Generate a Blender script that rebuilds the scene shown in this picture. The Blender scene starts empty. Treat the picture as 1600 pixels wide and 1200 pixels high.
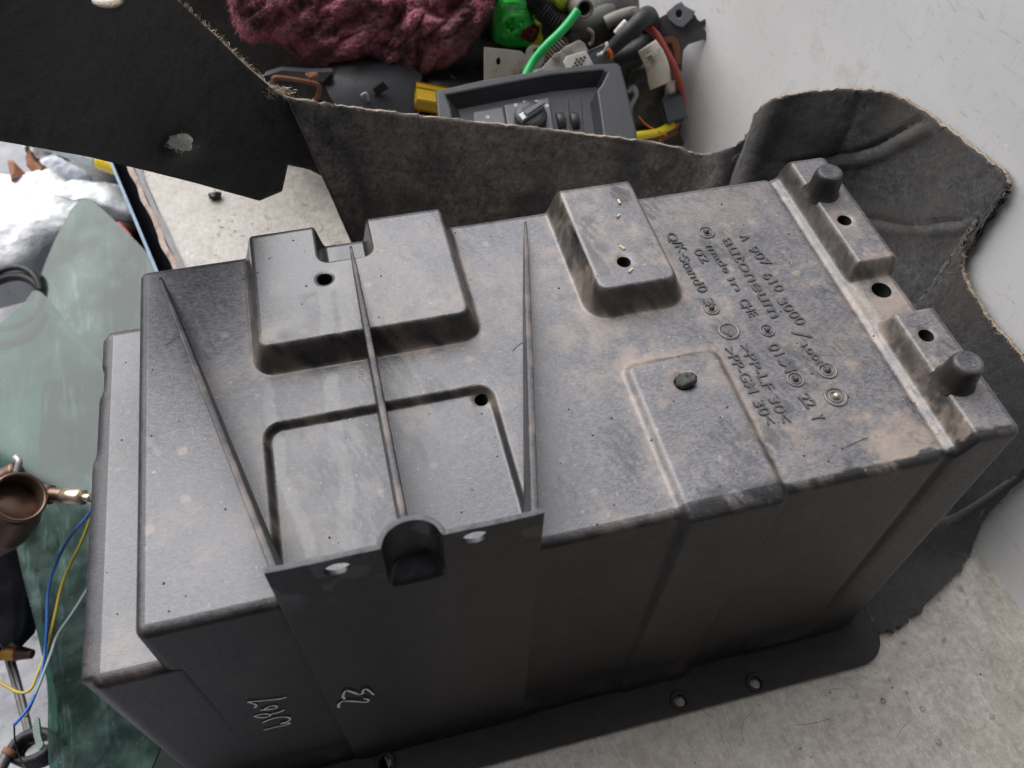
import bpy, bmesh, math, random
import numpy as np
from mathutils import Vector, Matrix
random.seed(7); RNG = np.random.default_rng(7)
SC = bpy.context.scene
COL = SC.collection
# ------------------------------------------------------------------ camera
CAM = np.array([0.1177, -0.1484, 0.6092])
YAW, PITCH, ROLL, FPX = 0.2915, 0.9456, 0.0548, 1275.0
def _basis():
    cy, sy, cp, sp = math.cos(YAW), math.sin(YAW), math.cos(PITCH), math.sin(PITCH)
    f = np.array([sy*cp, cy*cp, -sp]); r = np.array([cy, -sy, 0.0]); u = np.cross(r, f)
    c, s = math.cos(ROLL), math.sin(ROLL)
    return c*r+s*u, -s*r+c*u, f
CR, CU, CF = _basis()
cd = bpy.data.cameras.new('camera'); cam = bpy.data.objects.new('camera', cd); COL.objects.link(cam)
cd.sensor_width = 36; cd.lens = FPX/1600*36; cd.clip_start = 0.01; cd.clip_end = 100
cam.matrix_world = Matrix(((CR[0], CU[0], -CF[0], CAM[0]), (CR[1], CU[1], -CF[1], CAM[1]), (CR[2], CU[2], -CF[2], CAM[2]), (0, 0, 0, 1)))
cd.dof.use_dof = True; cd.dof.focus_distance = 0.50; cd.dof.aperture_fstop = 11
SC.camera = cam
# ------------------------------------------------------------------ light: overcast daylight, brightest behind the box
SUN_EL, SUN_AZ = math.radians(51), math.radians(-31)      # azimuth from +Y towards +X
wd = bpy.data.worlds.new('World'); SC.world = wd; wd.use_nodes = True
wt = wd.node_tree; wt.nodes.clear()
sky = wt.nodes.new('ShaderNodeTexSky'); sky.sky_type = 'NISHITA'; sky.sun_disc = False
sky.sun_elevation = SUN_EL; sky.sun_rotation = SUN_AZ; sky.air_density = 1.0; sky.dust_density = 6.0; sky.ozone_density = 1.0
hsv = wt.nodes.new('ShaderNodeHueSaturation'); hsv.inputs['Saturation'].default_value = 0.35
bg = wt.nodes.new('ShaderNodeBackground'); bg.inputs['Strength'].default_value = 0.05
wo = wt.nodes.new('ShaderNodeOutputWorld')
wt.links.new(sky.outputs[0], hsv.inputs['Color']); wt.links.new(hsv.outputs[0], bg.inputs[0]); wt.links.new(bg.outputs[0], wo.inputs[0])
sl = bpy.data.lights.new('sun', 'SUN'); sl.energy = 5.0; sl.angle = math.radians(73); sl.color = (0.985, 0.985, 1.0)
so = bpy.data.objects.new('sun', sl); COL.objects.link(so)
sd = Vector((math.sin(SUN_AZ)*math.cos(SUN_EL), math.cos(SUN_AZ)*math.cos(SUN_EL), math.sin(SUN_EL)))
so.rotation_euler = sd.to_track_quat('Z', 'Y').to_euler(); so.location = (0, 1, 3)
vs = SC.view_settings; vs.view_transform = 'Standard'; vs.look = 'None'; vs.exposure = 0.12; vs.gamma = 1.0; vs.use_curve_mapping = False
SC.render.engine = 'CYCLES'; SC.cycles.max_bounces = 8

# ------------------------------------------------------------------ helpers: positions
def ray(u, v): return CF + CR*(u-800)/FPX - CU*(v-600)/FPX
def onz(u, v, z): d = ray(u, v); return CAM + d*((z-CAM[2])/d[2])
def ony(u, v, y): d = ray(u, v); return CAM + d*((y-CAM[1])/d[1])
def onw(u, v, off=0.0):            # the van's white side wall
    d = ray(u, v); k = (.578-off-.1*(CAM[1]-.03)-CAM[0])/(d[0]+.1*d[1]); return CAM + k*d
H, W, L, DR = 0.2591, 0.2194, 0.433, 0.041
def onf(u, v, off=0.0):            # front wall of the box, `off` proud of it
    d = ray(u, v); k = (-off-DR*(H-CAM[2])-CAM[1])/(d[1]-DR*d[2]); return CAM + k*d
# ------------------------------------------------------------------ helpers: numeric
def ss(a, b, x):
    t = np.clip((x-a)/(b-a+1e-12), 0, 1); return t*t*(3-2*t)
def _h(ix, iy, s):
    n = (ix.astype(np.int64)*374761393 + iy.astype(np.int64)*668265263 + s*974711) & 0xffffffff
    n = ((n ^ (n >> 13))*1274126177) & 0xffffffff
    return ((n ^ (n >> 16)) & 0xffff)/65535.0
def vn(x, y, s=0):
    x = np.asarray(x, float); y = np.asarray(y, float)
    ix, iy = np.floor(x), np.floor(y); fx, fy = x-ix, y-iy
    fx = fx*fx*(3-2*fx); fy = fy*fy*(3-2*fy)
    return (_h(ix, iy, s)*(1-fx)+_h(ix+1, iy, s)*fx)*(1-fy)+(_h(ix, iy+1, s)*(1-fx)+_h(ix+1, iy+1, s)*fx)*fy
def fbm(x, y, s=0, o=4):
    r = 0; a = .5; t = 0
    for k in range(o): r = r+a*vn(np.asarray(x)*2**k, np.asarray(y)*2**k, s+k*17); t += a; a *= .5
    return r/t
def rrect(x, y, x0, x1, y0, y1, r):
    qx = np.abs(x-(x0+x1)/2)-(x1-x0)/2+r; qy = np.abs(y-(y0+y1)/2)-(y1-y0)/2+r
    return np.hypot(np.maximum(qx, 0), np.maximum(qy, 0))+np.minimum(np.maximum(qx, qy), 0)-r
def segd(x, y, pts):
    d = np.full(np.shape(x), 1e9)
    for (a, b), (c, e) in zip(pts[:-1], pts[1:]):
        vx, vy = c-a, e-b; t = np.clip(((x-a)*vx+(y-b)*vy)/(vx*vx+vy*vy+1e-12), 0, 1)
        d = np.minimum(d, np.hypot(x-a-t*vx, y-b-t*vy))
    return d
def spline(pts, n):
    P = np.array(pts, float); m = len(P)
    if m == 2: return P[0]+(P[1]-P[0])*np.linspace(0, 1, n)[:, None]
    E = np.vstack([2*P[0]-P[1], P, 2*P[-1]-P[-2]]); out = []
    for t in np.linspace(0, m-1-1e-9, n):
        i = int(t); f = t-i; a, b, c, d = E[i:i+4]
        out.append(.5*((2*b)+(c-a)*f+(2*a-5*b+4*c-d)*f*f+(3*b-a-3*c+d)*f**3))
    return np.array(out)
# ------------------------------------------------------------------ helpers: objects
def tag(o, label=None, cat=None, group=None, kind=None):
    for k, v in (('label', label), ('category', cat), ('group', group), ('kind', kind)):
        if v: o[k] = v
    return o
def empty(name, loc, label, cat, group=None):
    o = bpy.data.objects.new(name, None); o.location = loc; o.empty_display_size = .02; COL.objects.link(o)
    return tag(o, label, cat, group)
def mesh(name, V, F, m, parent=None, smooth=True, attrs=None, normals=None, mats=None, mi=None, uv=None):
    me = bpy.data.meshes.new(name)
    V = np.asarray(V, float)
    if parent is not None: V = V-np.array(parent_world(parent))
    me.from_pydata(V.tolist(), [], [tuple(int(i) for i in f) for f in F]); me.update()
    for mm in ([m] if mats is None else mats): me.materials.append(mm)
    if mi is not None: me.polygons.foreach_set('material_index', np.asarray(mi, dtype=np.int32))
    me.polygons.foreach_set('use_smooth', np.full(len(me.polygons), smooth))
    for k, a in (attrs or {}).items():
        at = me.attributes.new(k, 'FLOAT', 'POINT'); at.data.foreach_set('value', np.asarray(a, dtype=np.float32))
    if normals is not None: me.normals_split_custom_set_from_vertices([tuple(n) for n in normals])
    o = bpy.data.objects.new(name, me); COL.objects.link(o)
    if parent is not None: o.parent = parent
    return o
def parent_world(p):
    v = Vector(p.location)
    while p.parent: p = p.parent; v += p.location
    return v
def from_bm(name, bm, m, parent=None, smooth=False, bevel=0.0, seg=2):
    if bevel > 0:
        es = [e for e in bm.edges if len(e.link_faces) == 2 and e.calc_face_angle(0) > .5]
        bmesh.ops.bevel(bm, geom=es, offset=bevel, segments=seg, affect='EDGES', profile=.5, clamp_overlap=True)
    bmesh.ops.recalc_face_normals(bm, faces=bm.faces)
    V = np.array([v.co[:] for v in bm.verts]); bm.verts.index_update()
    F = [[v.index for v in f.verts] for f in bm.faces]; bm.free()
    o = mesh(name, V, F, m, parent, smooth)
    if bevel > 0 and smooth: o.data.set_sharp_from_angle(angle=.9)
    return o
class MB:
    def __init__(s): s.V = []; s.F = []; s.n = 0
    def add(s, V, F):
        s.V.extend([tuple(v) for v in V]); s.F.extend([tuple(i+s.n for i in f) for f in F]); s.n = len(s.V); return s
    def build(s, name, m, parent=None, smooth=True): return mesh(name, s.V, s.F, m, parent, smooth)
def tube_vf(pts, r, n=60, k=12, caps=True, sm=True):
    P = spline(pts, n) if sm else np.array(pts, float); n = len(P)
    T = np.gradient(P, axis=0); T /= np.linalg.norm(T, axis=1)[:, None]+1e-12
    a = np.array([0, 0, 1.0]) if abs(T[0][2]) < .9 else np.array([1.0, 0, 0])
    N = np.cross(T[0], a); N /= np.linalg.norm(N); V = []
    for i in range(n):
        N = N-T[i]*(N@T[i]); N /= np.linalg.norm(N); B = np.cross(T[i], N)
        ri = r(i/(n-1)) if callable(r) else r
        for j in range(k):
            q = 2*math.pi*j/k; V.append(P[i]+ri*(N*math.cos(q)+B*math.sin(q)))
    F = [(i*k+j, i*k+(j+1) % k, (i+1)*k+(j+1) % k, (i+1)*k+j) for i in range(n-1) for j in range(k)]
    if caps: F += [tuple(range(k))[::-1], tuple((n-1)*k+j for j in range(k))]
    return V, F
def tube(name, pts, r, m, parent=None, n=60, k=12, caps=True, sm=True):
    V, F = tube_vf(pts, r, n, k, caps, sm); return mesh(name, V, F, m, parent)
def lathe_vf(prof, c, axis=(0, 0, 1), k=32, cap=True):
    ax = Vector(axis).normalized(); q = Vector((0, 0, 1)).rotation_difference(ax); V = []
    for r, h in prof:
        for j in range(k):
            a = 2*math.pi*j/k; p = q @ Vector((r*math.cos(a), r*math.sin(a), h)); V.append(np.array(c)+np.array(p))
    n = len(prof)
    F = [(i*k+j, i*k+(j+1) % k, (i+1)*k+(j+1) % k, (i+1)*k+j) for i in range(n-1) for j in range(k)]
    if cap: F += [tuple(range(k))[::-1], tuple((n-1)*k+j for j in range(k))]
    return V, F
def lathe(name, prof, c, m, parent=None, axis=(0, 0, 1), k=32, cap=True):
    V, F = lathe_vf(prof, c, axis, k, cap); return mesh(name, V, F, m, parent)
def frame(o, a, b):
    """plane frame: origin o, x along a-o, y towards b; returns f(x,y,z)->world (metres)"""
    o = np.array(o); ex = np.array(a)-o; ex /= np.linalg.norm(ex)
    ey = np.array(b)-o; ey -= ex*(ey@ex); ey /= np.linalg.norm(ey); ez = np.cross(ex, ey)
    f = lambda x, y, z=0.0: o+ex*x+ey*y+ez*z
    f.inv = lambda p: np.array([(np.array(p)-o)@ex, (np.array(p)-o)@ey, (np.array(p)-o)@ez])
    f.ax = (ex, ey, ez)
    return f
def plate(name, outer, holes, th, m, parent=None, fr=None, bevel=0.0, smooth=False):
    """flat plate with holes from 2D loops, th thick along +z of the frame"""
    bm = bmesh.new(); fr = fr or (lambda x, y, z=0.0: np.array([x, y, z]))
    es = []
    for lp in [outer]+list(holes):
        vv = [bm.verts.new(tuple(np.array([p[0], p[1], 0.0]))) for p in lp]
        es += [bm.edges.new((vv[i], vv[(i+1) % len(vv)])) for i in range(len(vv))]
    bmesh.ops.triangle_fill(bm, edges=es, use_beauty=True, use_dissolve=False, normal=(0, 0, 1))
    g = bmesh.ops.extrude_face_region(bm, geom=bm.faces[:])
    for v in [e for e in g['geom'] if isinstance(e, bmesh.types.BMVert)]: v.co.z += th
    bmesh.ops.recalc_face_normals(bm, faces=bm.faces)
    if bevel > 0:
        ee = [e for e in bm.edges if len(e.link_faces) == 2 and e.calc_face_angle(0) > .8 and abs(e.verts[0].co.z-e.verts[1].co.z) < 1e-6]
        bmesh.ops.bevel(bm, geom=ee, offset=bevel, segments=2, affect='EDGES', profile=.5, clamp_overlap=True)
    for v in bm.verts: v.co = Vector(fr(*v.co))
    return from_bm(name, bm, m, parent, smooth)
def circ(cx, cy, r, n=24, ry=None): return [(cx+r*math.cos(2*math.pi*i/n), cy+(ry or r)*math.sin(2*math.pi*i/n)) for i in range(n)]
def rrloop(x0, x1, y0, y1, r, n=6):
    out = []
    for cx, cy, a0 in ((x1-r, y1-r, 0), (x0+r, y1-r, 90), (x0+r, y0+r, 180), (x1-r, y0+r, 270)):
        for i in range(n+1): a = math.radians(a0+90*i/n); out.append((cx+r*math.cos(a), cy+r*math.sin(a)))
    return out
def box_bm(c, s, rot=None):
    bm = bmesh.new(); M = Matrix.Translation(Vector(c)) @ (rot.to_4x4() if rot else Matrix.Identity(4)) @ Matrix.Diagonal((*s, 1)).to_4x4()
    bmesh.ops.create_cube(bm, size=1, matrix=M); return bm
def frbox(name, fr, x0, x1, y0, y1, z0, z1, m, parent=None, bevel=.001, seg=2, smooth=True):
    bm = bmesh.new(); bmesh.ops.create_cube(bm, size=1, matrix=Matrix.Translation(((x0+x1)/2, (y0+y1)/2, (z0+z1)/2)) @ Matrix.Diagonal((x1-x0, y1-y0, z1-z0, 1)))
    for v in bm.verts: v.co = Vector(fr(*v.co))
    return from_bm(name, bm, m, parent, smooth, bevel, seg)

# ------------------------------------------------------------------ helpers: materials
class T:
    def __init__(s, name):
        s.m = bpy.data.materials.new(name); s.m.use_nodes = True; s.t = s.m.node_tree; s.t.nodes.clear()
        s.out = s.n('ShaderNodeOutputMaterial'); s.co = s.n('ShaderNodeTexCoord').outputs['Object']
    def n(s, ty, **kw):
        nd = s.t.nodes.new(ty)
        for k, v in kw.items():
            if hasattr(nd, k) and k not in nd.inputs: setattr(nd, k, v)
            else: s.put(nd.inputs[k.replace('_', ' ')], v)
        return nd
    def put(s, sock, v):
        if isinstance(v, bpy.types.NodeSocket): s.t.links.new(v, sock)
        elif isinstance(v, tuple) and len(v) == 3 and sock.type == 'RGBA': sock.default_value = (*v, 1)
        else: sock.default_value = v
    def noise(s, scale, detail=4, rough=.55, co=None, dist=0.0):
        return s.n('ShaderNodeTexNoise', Vector=co or s.co, Scale=scale, Detail=detail, Roughness=rough, Distortion=dist).outputs['Fac']
    def stretch(s, x, y, z, co=None):
        return s.n('ShaderNodeMapping', Vector=co or s.co, Scale=(x, y, z)).outputs[0]
    def ramp(s, f, a, b, lo=0.0, hi=1.0):
        nd = s.n('ShaderNodeMapRange', Value=f); nd.inputs[1].default_value = a; nd.inputs[2].default_value = b
        s.put(nd.inputs[3], lo); s.put(nd.inputs[4], hi); return nd.outputs[0]
    def math(s, op, a, b=0.0):
        nd = s.n('ShaderNodeMath', operation=op); s.put(nd.inputs[0], a); s.put(nd.inputs[1], b); return nd.outputs[0]
    def mix(s, f, a, b):
        nd = s.n('ShaderNodeMix', data_type='RGBA'); s.put(nd.inputs[0], f); s.put(nd.inputs[6], a); s.put(nd.inputs[7], b); return nd.outputs[2]
    def attr(s, name): return s.n('ShaderNodeAttribute', attribute_name=name).outputs['Fac']
    def bump(s, h, strength=.3, dist=.001, nrm=None):
        nd = s.n('ShaderNodeBump', Strength=strength, Distance=dist, Height=h)
        if nrm: s.put(nd.inputs['Normal'], nrm)
        return nd.outputs[0]
    def up(s): return s.n('ShaderNodeSeparateXYZ', Vector=s.n('ShaderNodeNewGeometry').outputs['True Normal']).outputs[2]
    def pbr(s, **kw):
        b = s.n('ShaderNodeBsdfPrincipled')
        for k, v in kw.items(): s.put(b.inputs[k.replace('_', ' ')], v)
        s.t.links.new(b.outputs[0], s.out.inputs[0]); return s.m
def simple(name, col, rough=.5, metal=0.0, var=.25, sc=120, bump=.15, ior=1.45, dirt=None):
    t = T(name); f = t.noise(sc, 5); c = t.mix(f, tuple(x*(1-var) for x in col), tuple(min(1, x*(1+var)) for x in col))
    if dirt: c = t.mix(t.ramp(t.noise(sc*.35, 6, .65), .5, .68), c, dirt)
    return t.pbr(Base_Color=c, Roughness=t.ramp(t.noise(sc*2), .3, .7, max(.05, rough-.12), min(1, rough+.12)), Metallic=metal, IOR=ior, Normal=t.bump(t.noise(sc*6, 3), bump, .0006))

def m_plastic(name, ox=1.0, ior=1.62, rlo=.30, rhi=.44, bloom_glare=(.118, .119, .139)):
    """weathered black polypropylene: grey bloom and beige dust on the upward faces, the grey partly sky glare put into the colour, smooth where water has washed it"""
    t = T(name)
    wet, dust = t.attr('wet'), t.attr('dust')
    big = t.noise(18, 5, .6); fine = t.noise(1.0, 4, .7, co=t.n('ShaderNodeMapping', Vector=t.co, Rotation=(0, 0, .7), Scale=(420, 900, 700)).outputs[0]); mid = t.noise(90, 5, .6)
    up_mask = t.math('MULTIPLY', t.ramp(t.math('ADD', t.up(), t.math('MULTIPLY', t.math('SUBTRACT', mid, .5), .35)), .70, .95), ox)
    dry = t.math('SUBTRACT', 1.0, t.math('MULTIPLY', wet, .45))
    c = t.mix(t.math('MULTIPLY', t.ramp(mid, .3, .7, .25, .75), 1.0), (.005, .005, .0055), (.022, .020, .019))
    blo = t.math('MULTIPLY', t.math('MULTIPLY', up_mask, t.math('MULTIPLY', dry, t.math('SUBTRACT', 1.0, t.math('MULTIPLY', t.attr('scuff'), .75)))), t.ramp(t.math('ADD', t.math('MULTIPLY', fine, .82), t.math('MULTIPLY', big, .18)), .40, .60, .3, 1.0))
    c = t.mix(blo, c, bloom_glare)  # upward faces painted paler: part weathering, part sky glare in the colour
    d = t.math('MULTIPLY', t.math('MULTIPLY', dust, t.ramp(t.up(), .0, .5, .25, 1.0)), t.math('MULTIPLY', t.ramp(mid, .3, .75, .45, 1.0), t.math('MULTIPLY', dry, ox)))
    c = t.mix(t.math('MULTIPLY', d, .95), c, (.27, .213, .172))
    sp = t.math('MULTIPLY', t.ramp(t.noise(520, 2), .70, .75), up_mask)
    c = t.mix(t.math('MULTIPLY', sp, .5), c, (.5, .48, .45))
    ro = t.ramp(wet, 0.0, 1.0, t.ramp(fine, .3, .7, rlo, rhi), .25)
    h = t.math('ADD', t.math('MULTIPLY', fine, .5), t.math('MULTIPLY', t.noise(1400, 3), .35))
    st = t.math('SUBTRACT', .55, t.math('MULTIPLY', wet, .52))
    nd = t.n('ShaderNodeBump', Distance=.0006, Height=h); t.put(nd.inputs['Strength'], st)
    return t.pbr(Base_Color=c, Roughness=ro, IOR=ior, Normal=nd.outputs[0])
M = {}
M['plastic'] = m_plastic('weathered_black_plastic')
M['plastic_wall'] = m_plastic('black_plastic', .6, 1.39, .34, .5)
M['plastic_shaded'] = m_plastic('shaded_black_plastic', 0.0, 1.35, .5, .65)  # flange copy without the pale top: its shade is put into the colour
def m_felt(name, tint, lo, hi):
    t = T(name)
    f1 = t.noise(900, 6, .75); f2 = t.noise(70, 6, .68, dist=.6); f3 = t.noise(14, 4, .6)
    fib = t.noise(1.0, 4, .7, co=t.stretch(500, 90, 500), dist=1.5); fib2 = t.noise(1.0, 4, .7, co=t.stretch(90, 420, 520), dist=1.5)
    a = t.math('ADD', t.math('MULTIPLY', f2, .5), t.math('MULTIPLY', fib, .3)); a = t.math('ADD', a, t.math('MULTIPLY', fib2, .2)); a = t.math('ADD', t.math('MULTIPLY', a, .45), t.math('MULTIPLY', t.noise(210, 5, .75, dist=.8), .55))
    c = t.mix(t.ramp(a, .42, .60), lo, hi)
    c = t.mix(t.ramp(f3, .47, .62, 0, .75), c, tint)
    c = t.mix(t.ramp(f1, .66, .8, 0, .5), c, tuple(x*1.3 for x in hi))
    c = t.mix(t.math('MULTIPLY', t.attr('dusty'), .8), c, t.mix(t.ramp(a, .40, .60), (.07, .058, .05), (.30, .255, .222))); c = t.mix(t.attr('felt_dark'), c, t.mix(t.ramp(a, .4, .6), (.010, .010, .011), (.03, .03, .031)))
    hh = t.math('ADD', t.math('MULTIPLY', a, .8), t.math('MULTIPLY', f1, .4))
    return t.pbr(Base_Color=c, Roughness=.75, Specular_IOR_Level=.4, Sheen_Weight=.2, Sheen_Roughness=.5, Normal=t.bump(hh, .8, .0022))
M['felt'] = m_felt('grey_brown_felt', (.060, .048, .041), (.011, .011, .012), (.105, .102, .104))
M['felt_black'] = m_felt('black_felt', (.034, .029, .028), (.012, .012, .013), (.05, .049, .050))
t = T('torn_felt_edge'); f = t.noise(500, 6, .7); g = t.noise(60, 5, .7)
M['felt_edge'] = t.pbr(Base_Color=t.mix(t.ramp(g, .35, .6), t.mix(f, (.16, .12, .085), (.48, .38, .29)), t.mix(f, (.3, .24, .18), (.62, .53, .43))), Roughness=.95, Normal=t.bump(t.noise(800, 5), 1.0, .003))
M['fibre'] = simple('tan_fibre', (.5, .41, .31), .9, var=.4, sc=60)
M['fibre_grey'] = simple('grey_fibre', (.34, .32, .30), .9, var=.5, sc=40)
# bench: worn grey-beige paint on sheet metal
t = T('worn_painted_metal')
b1 = t.noise(5, 6, .6); b2 = t.noise(34, 7, .68, dist=.8); b3 = t.noise(240, 5, .7)
b2 = t.math('ADD', t.math('MULTIPLY', b2, .45), t.math('MULTIPLY', t.noise(160, 6, .7, dist=.5), .55))
c = t.mix(t.ramp(b2, .38, .62), (.23, .205, .18), (.43, .398, .36))
c = t.mix(t.ramp(b1, .5, .7, 0, .3), c, (.27, .23, .185))
w1 = t.noise(1.0, 5, .7, co=t.stretch(60, 700, 60), dist=2.5); w2 = t.noise(1.0, 5, .7, co=t.stretch(700, 55, 60), dist=2.5); w3 = t.noise(1.0, 5, .65, co=t.n('ShaderNodeMapping', Vector=t.co, Rotation=(0, 0, .8), Scale=(600, 40, 50)).outputs[0], dist=3)
c = t.mix(t.ramp(w1, .57, .62, 0, .6), c, (.22, .19, .16)); c = t.mix(t.ramp(w2, .57, .62, 0, .55), c, (.2, .175, .15)); c = t.mix(t.ramp(w3, .57, .63, 0, .6), c, (.5, .485, .465))
c = t.mix(t.ramp(b3, .71, .77, 0, .7), c, (.17, .14, .12)); c = t.mix(t.ramp(t.noise(150, 3), .75, .79, 0, .6), c, (.55, .53, .51))
c = t.mix(t.ramp(t.noise(11, 5, .7), .6, .74, 0, .5), c, (.20, .155, .105)); c = t.mix(t.ramp(t.noise(55, 6, .75, dist=1.5), .56, .66, 0, .55), c, (.19, .165, .14))
M['bench'] = t.pbr(Base_Color=c, Roughness=t.ramp(b2, .3, .7, .35, .6), Normal=t.bump(t.math('ADD', b3, w3), .35, .0008))
t = T('white_painted_wall')
c = t.mix(t.ramp(t.noise(6, 6, .6), .35, .7), (.62, .615, .61), (.72, .715, .71))
c = t.mix(t.ramp(t.noise(30, 7, .7), .58, .7, 0, .5), c, (.5, .47, .44))
c = t.mix(t.ramp(t.noise(1.0, 5, .7, co=t.stretch(60, 30, 160), dist=2), .60, .66, 0, .6), c, (.46, .43, .40)); c = t.mix(t.ramp(t.noise(1.0, 4, .7, co=t.stretch(300, 260, 18), dist=2), .62, .66, 0, .5), c, (.5, .48, .45))
c = t.mix(t.ramp(t.noise(140, 3, .6), .72, .77, 0, .5), c, (.85, .85, .85))
M['wall'] = t.pbr(Base_Color=c, Roughness=.5, Normal=t.bump(t.noise(160, 4), .12, .0008))

# ================================================================== THE SETTING
# bench slab: left edge runs obliquely, right edge meets the white wall
def bx_left(y): return -.045-.27*(y-.494)
def bx_right(y): return .578-.1*(y-.03)
ys = np.linspace(-.5, 1.5, 60); V = []; F = []
for i, y in enumerate(ys):
    for j in range(40):
        s = j/39; V.append((bx_left(y)+(bx_right(y)-bx_left(y))*s, y, 0.0))
n = len(V); nj = 40
for i in range(59):
    for j in range(39): F.append((i*nj+j, i*nj+j+1, (i+1)*nj+j+1, (i+1)*nj+j))
bench = mesh('bench', V, F, M['bench']); bench['kind'] = 'structure'
M['primer'] = simple('peeling_pink_primer', (.34, .255, .22), .8, var=.6, sc=220, bump=.5, dirt=(.12, .10, .09))
M['trim_grey'] = simple('grey_edge_strip', (.15, .145, .14), .6, var=.4, sc=80, bump=.4)
M['navy'] = simple('navy_painted_panel', (.005, .008, .02), .75, var=.3, sc=30, bump=.05)
M['blue_line'] = simple('pale_blue_beading', (.12, .19, .27), .4, var=.3, sc=60)
def edge_prism(name, prof, m, parent, ny=50, wob=0.0):
    V = []; F = []; k = len(prof)
    for i, y in enumerate(np.linspace(-.45, 1.45, ny)):
        for (dx, z) in prof:
            V.append((bx_left(y)+dx+wob*(vn(y*40, z*50+dx*90, 3)-.5), y, z+wob*.4*(vn(y*33, dx*80, 5)-.5)))
    for i in range(ny-1):
        for j in range(k): F.append((i*k+j, i*k+(j+1) % k, (i+1)*k+(j+1) % k, (i+1)*k+j))
    F += [tuple(range(k)), tuple((ny-1)*k+j for j in range(k))]
    return mesh(name, V, F, m, parent, False)
edge_prism('edge_strip', [(-.0055, -.004), (-.0055, .003), (.0, .003), (.0, -.004)], M['trim_grey'], bench, 160, .002)
edge_prism('primer_edge', [(-.0115, -.012), (-.0115, -.002), (-.0058, -.001), (-.0058, -.012)], M['primer'], bench, 220, .004)
edge_prism('side_panel', [(-.0262, -.34), (-.0255, -.10), (-.0120, -.055), (-.0120, -.34)], M['navy'], bench)
edge_prism('beading', [(-.0290, -.034), (-.0290, -.030), (-.0258, -.029), (-.0258, -.20)], M['blue_line'], bench)
# white wall
V = []; F = []; ny, nz = 60, 30
for i, y in enumerate(np.linspace(-.5, 1.6, ny)):
    for j, z in enumerate(np.linspace(-.0, .9, nz)):
        V.append((bx_right(y)+.004*math.exp(-z/.01)*-1+.003*(fbm(y*5, z*6, 4)-.5), y, z))
F = [(i*nz+j, i*nz+j+1, (i+1)*nz+j+1, (i+1)*nz+j) for i in range(ny-1) for j in range(nz-1)]
wall = mesh('wall', V, F, M['wall']); wall['kind'] = 'structure'
# ground far below the left edge of the bench: grey slush
t = T('grey_slush'); c = t.mix(t.ramp(t.noise(14, 6, .6), .35, .65), (.17, .17, .19), (.31, .31, .335)); c = t.mix(t.ramp(t.noise(30, 5), .62, .7), c, (.1, .1, .1))
M['slush'] = t.pbr(Base_Color=c, Roughness=.6, Normal=t.bump(t.noise(60, 5), .5, .004))
GZ = -.42
V = []; F = []; k = 60
for i in range(k):
    for j in range(k):
        x, y = -1.6+2.4*i/(k-1), -1.0+3.0*j/(k-1); V.append((x, y, GZ+.03*(fbm(x*6, y*6, 8)-.5)))
F = [(i*k+j, (i+1)*k+j, (i+1)*k+j+1, i*k+j+1) for i in range(k-1) for j in range(k-1)]
ground = mesh('ground', V, F, M['slush']); ground['kind'] = 'structure'

# ================================================================== THE BOX
BOX = empty('battery_box', (0.2, 0.1, 0.0), 'upturned black plastic battery box with raised pads and moulded lettering, lying on the bench', 'battery box')
MM = .001
def rp(x, y, x0, x1, y0, y1, r, w):      # 1 on the plateau, 0 outside, slope w wide
    return 1-ss(0, w, rrect(x, y, x0, x1, y0, y1, r))
def deckD(x, y):
    D = 0*x
    # stepped pad with a notch in its rear edge
    m = rp(x, y, .0668, .1752, .1345, .26, .004, .0078)
    notch = 1-ss(0, .005, rrect(x, y, .1065, .1285, .1915, .27, .002))
    notch = notch*1.0
    D = np.maximum(D, .0165*m*(1-notch))
    m = rp(x, y, .2515, .2945, .1345, .26, .005, .0092)
    D = np.maximum(D, .0165*m)
    # shallow pad running out to the front edge
    m = rp(x, y, .2545, .3015, -.05, .0875, .003, .0055)
    D = np.maximum(D, .0032*m)
    # recessed panel behind the mounting plate
    m = rp(x, y, .0645, .1765, -.05, .0935, .006, .0040)
    D = D-.0040*m
    # groove and end blocks
    D = D-.0016*np.exp(-((x-.3965)/.0022)**2)
    e = ss(.4005, .4075, x)
    bl = np.maximum(1-ss(.0835, .0885, y), ss(.1195, .1255, y))
    D = D+(.0125*bl+.0012*(1-bl))*e
    # slow warp of the moulding
    D = D+.0006*(fbm(x*14, y*14, 30)-.5)
    return D
HOLES = [(.1035, .189, .0042, 'pad'), (.2795, .1695, .0040, 'pad'), (.1725, .0885, .0036, 'deck'), (.2800, .0765, .0050, 'deck'), (.4205, .164, .0043, 'end'), (.4165, .110, .0058, 'end'), (.4215, .071, .0042, 'end')]
def hole_fix():
    """hole centres from the photograph, at the height of the surface they pierce"""
    px = [(507, 435), (975, 408), (752, 624), (1068, 597), (1320, 343), (1378, 452), (1448, 523)]
    out = []
    for (u, v), (a, b, r, k) in zip(px, HOLES):
        p = onz(u, v, H+.004)
        for _ in range(4): p = onz(u, v, H+float(deckD(np.array(p[0]), np.array(p[1]))))
        out.append((p[0], p[1], r, k))
    return out
HOLES = hole_fix()
def spots():
    r = np.random.default_rng(3); return [(r.uniform(-.03, .39), r.uniform(.0, .215), r.uniform(.0012, .0038), r.uniform(.4, 1)) for _ in range(60)]
SPOTS = spots()
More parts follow.
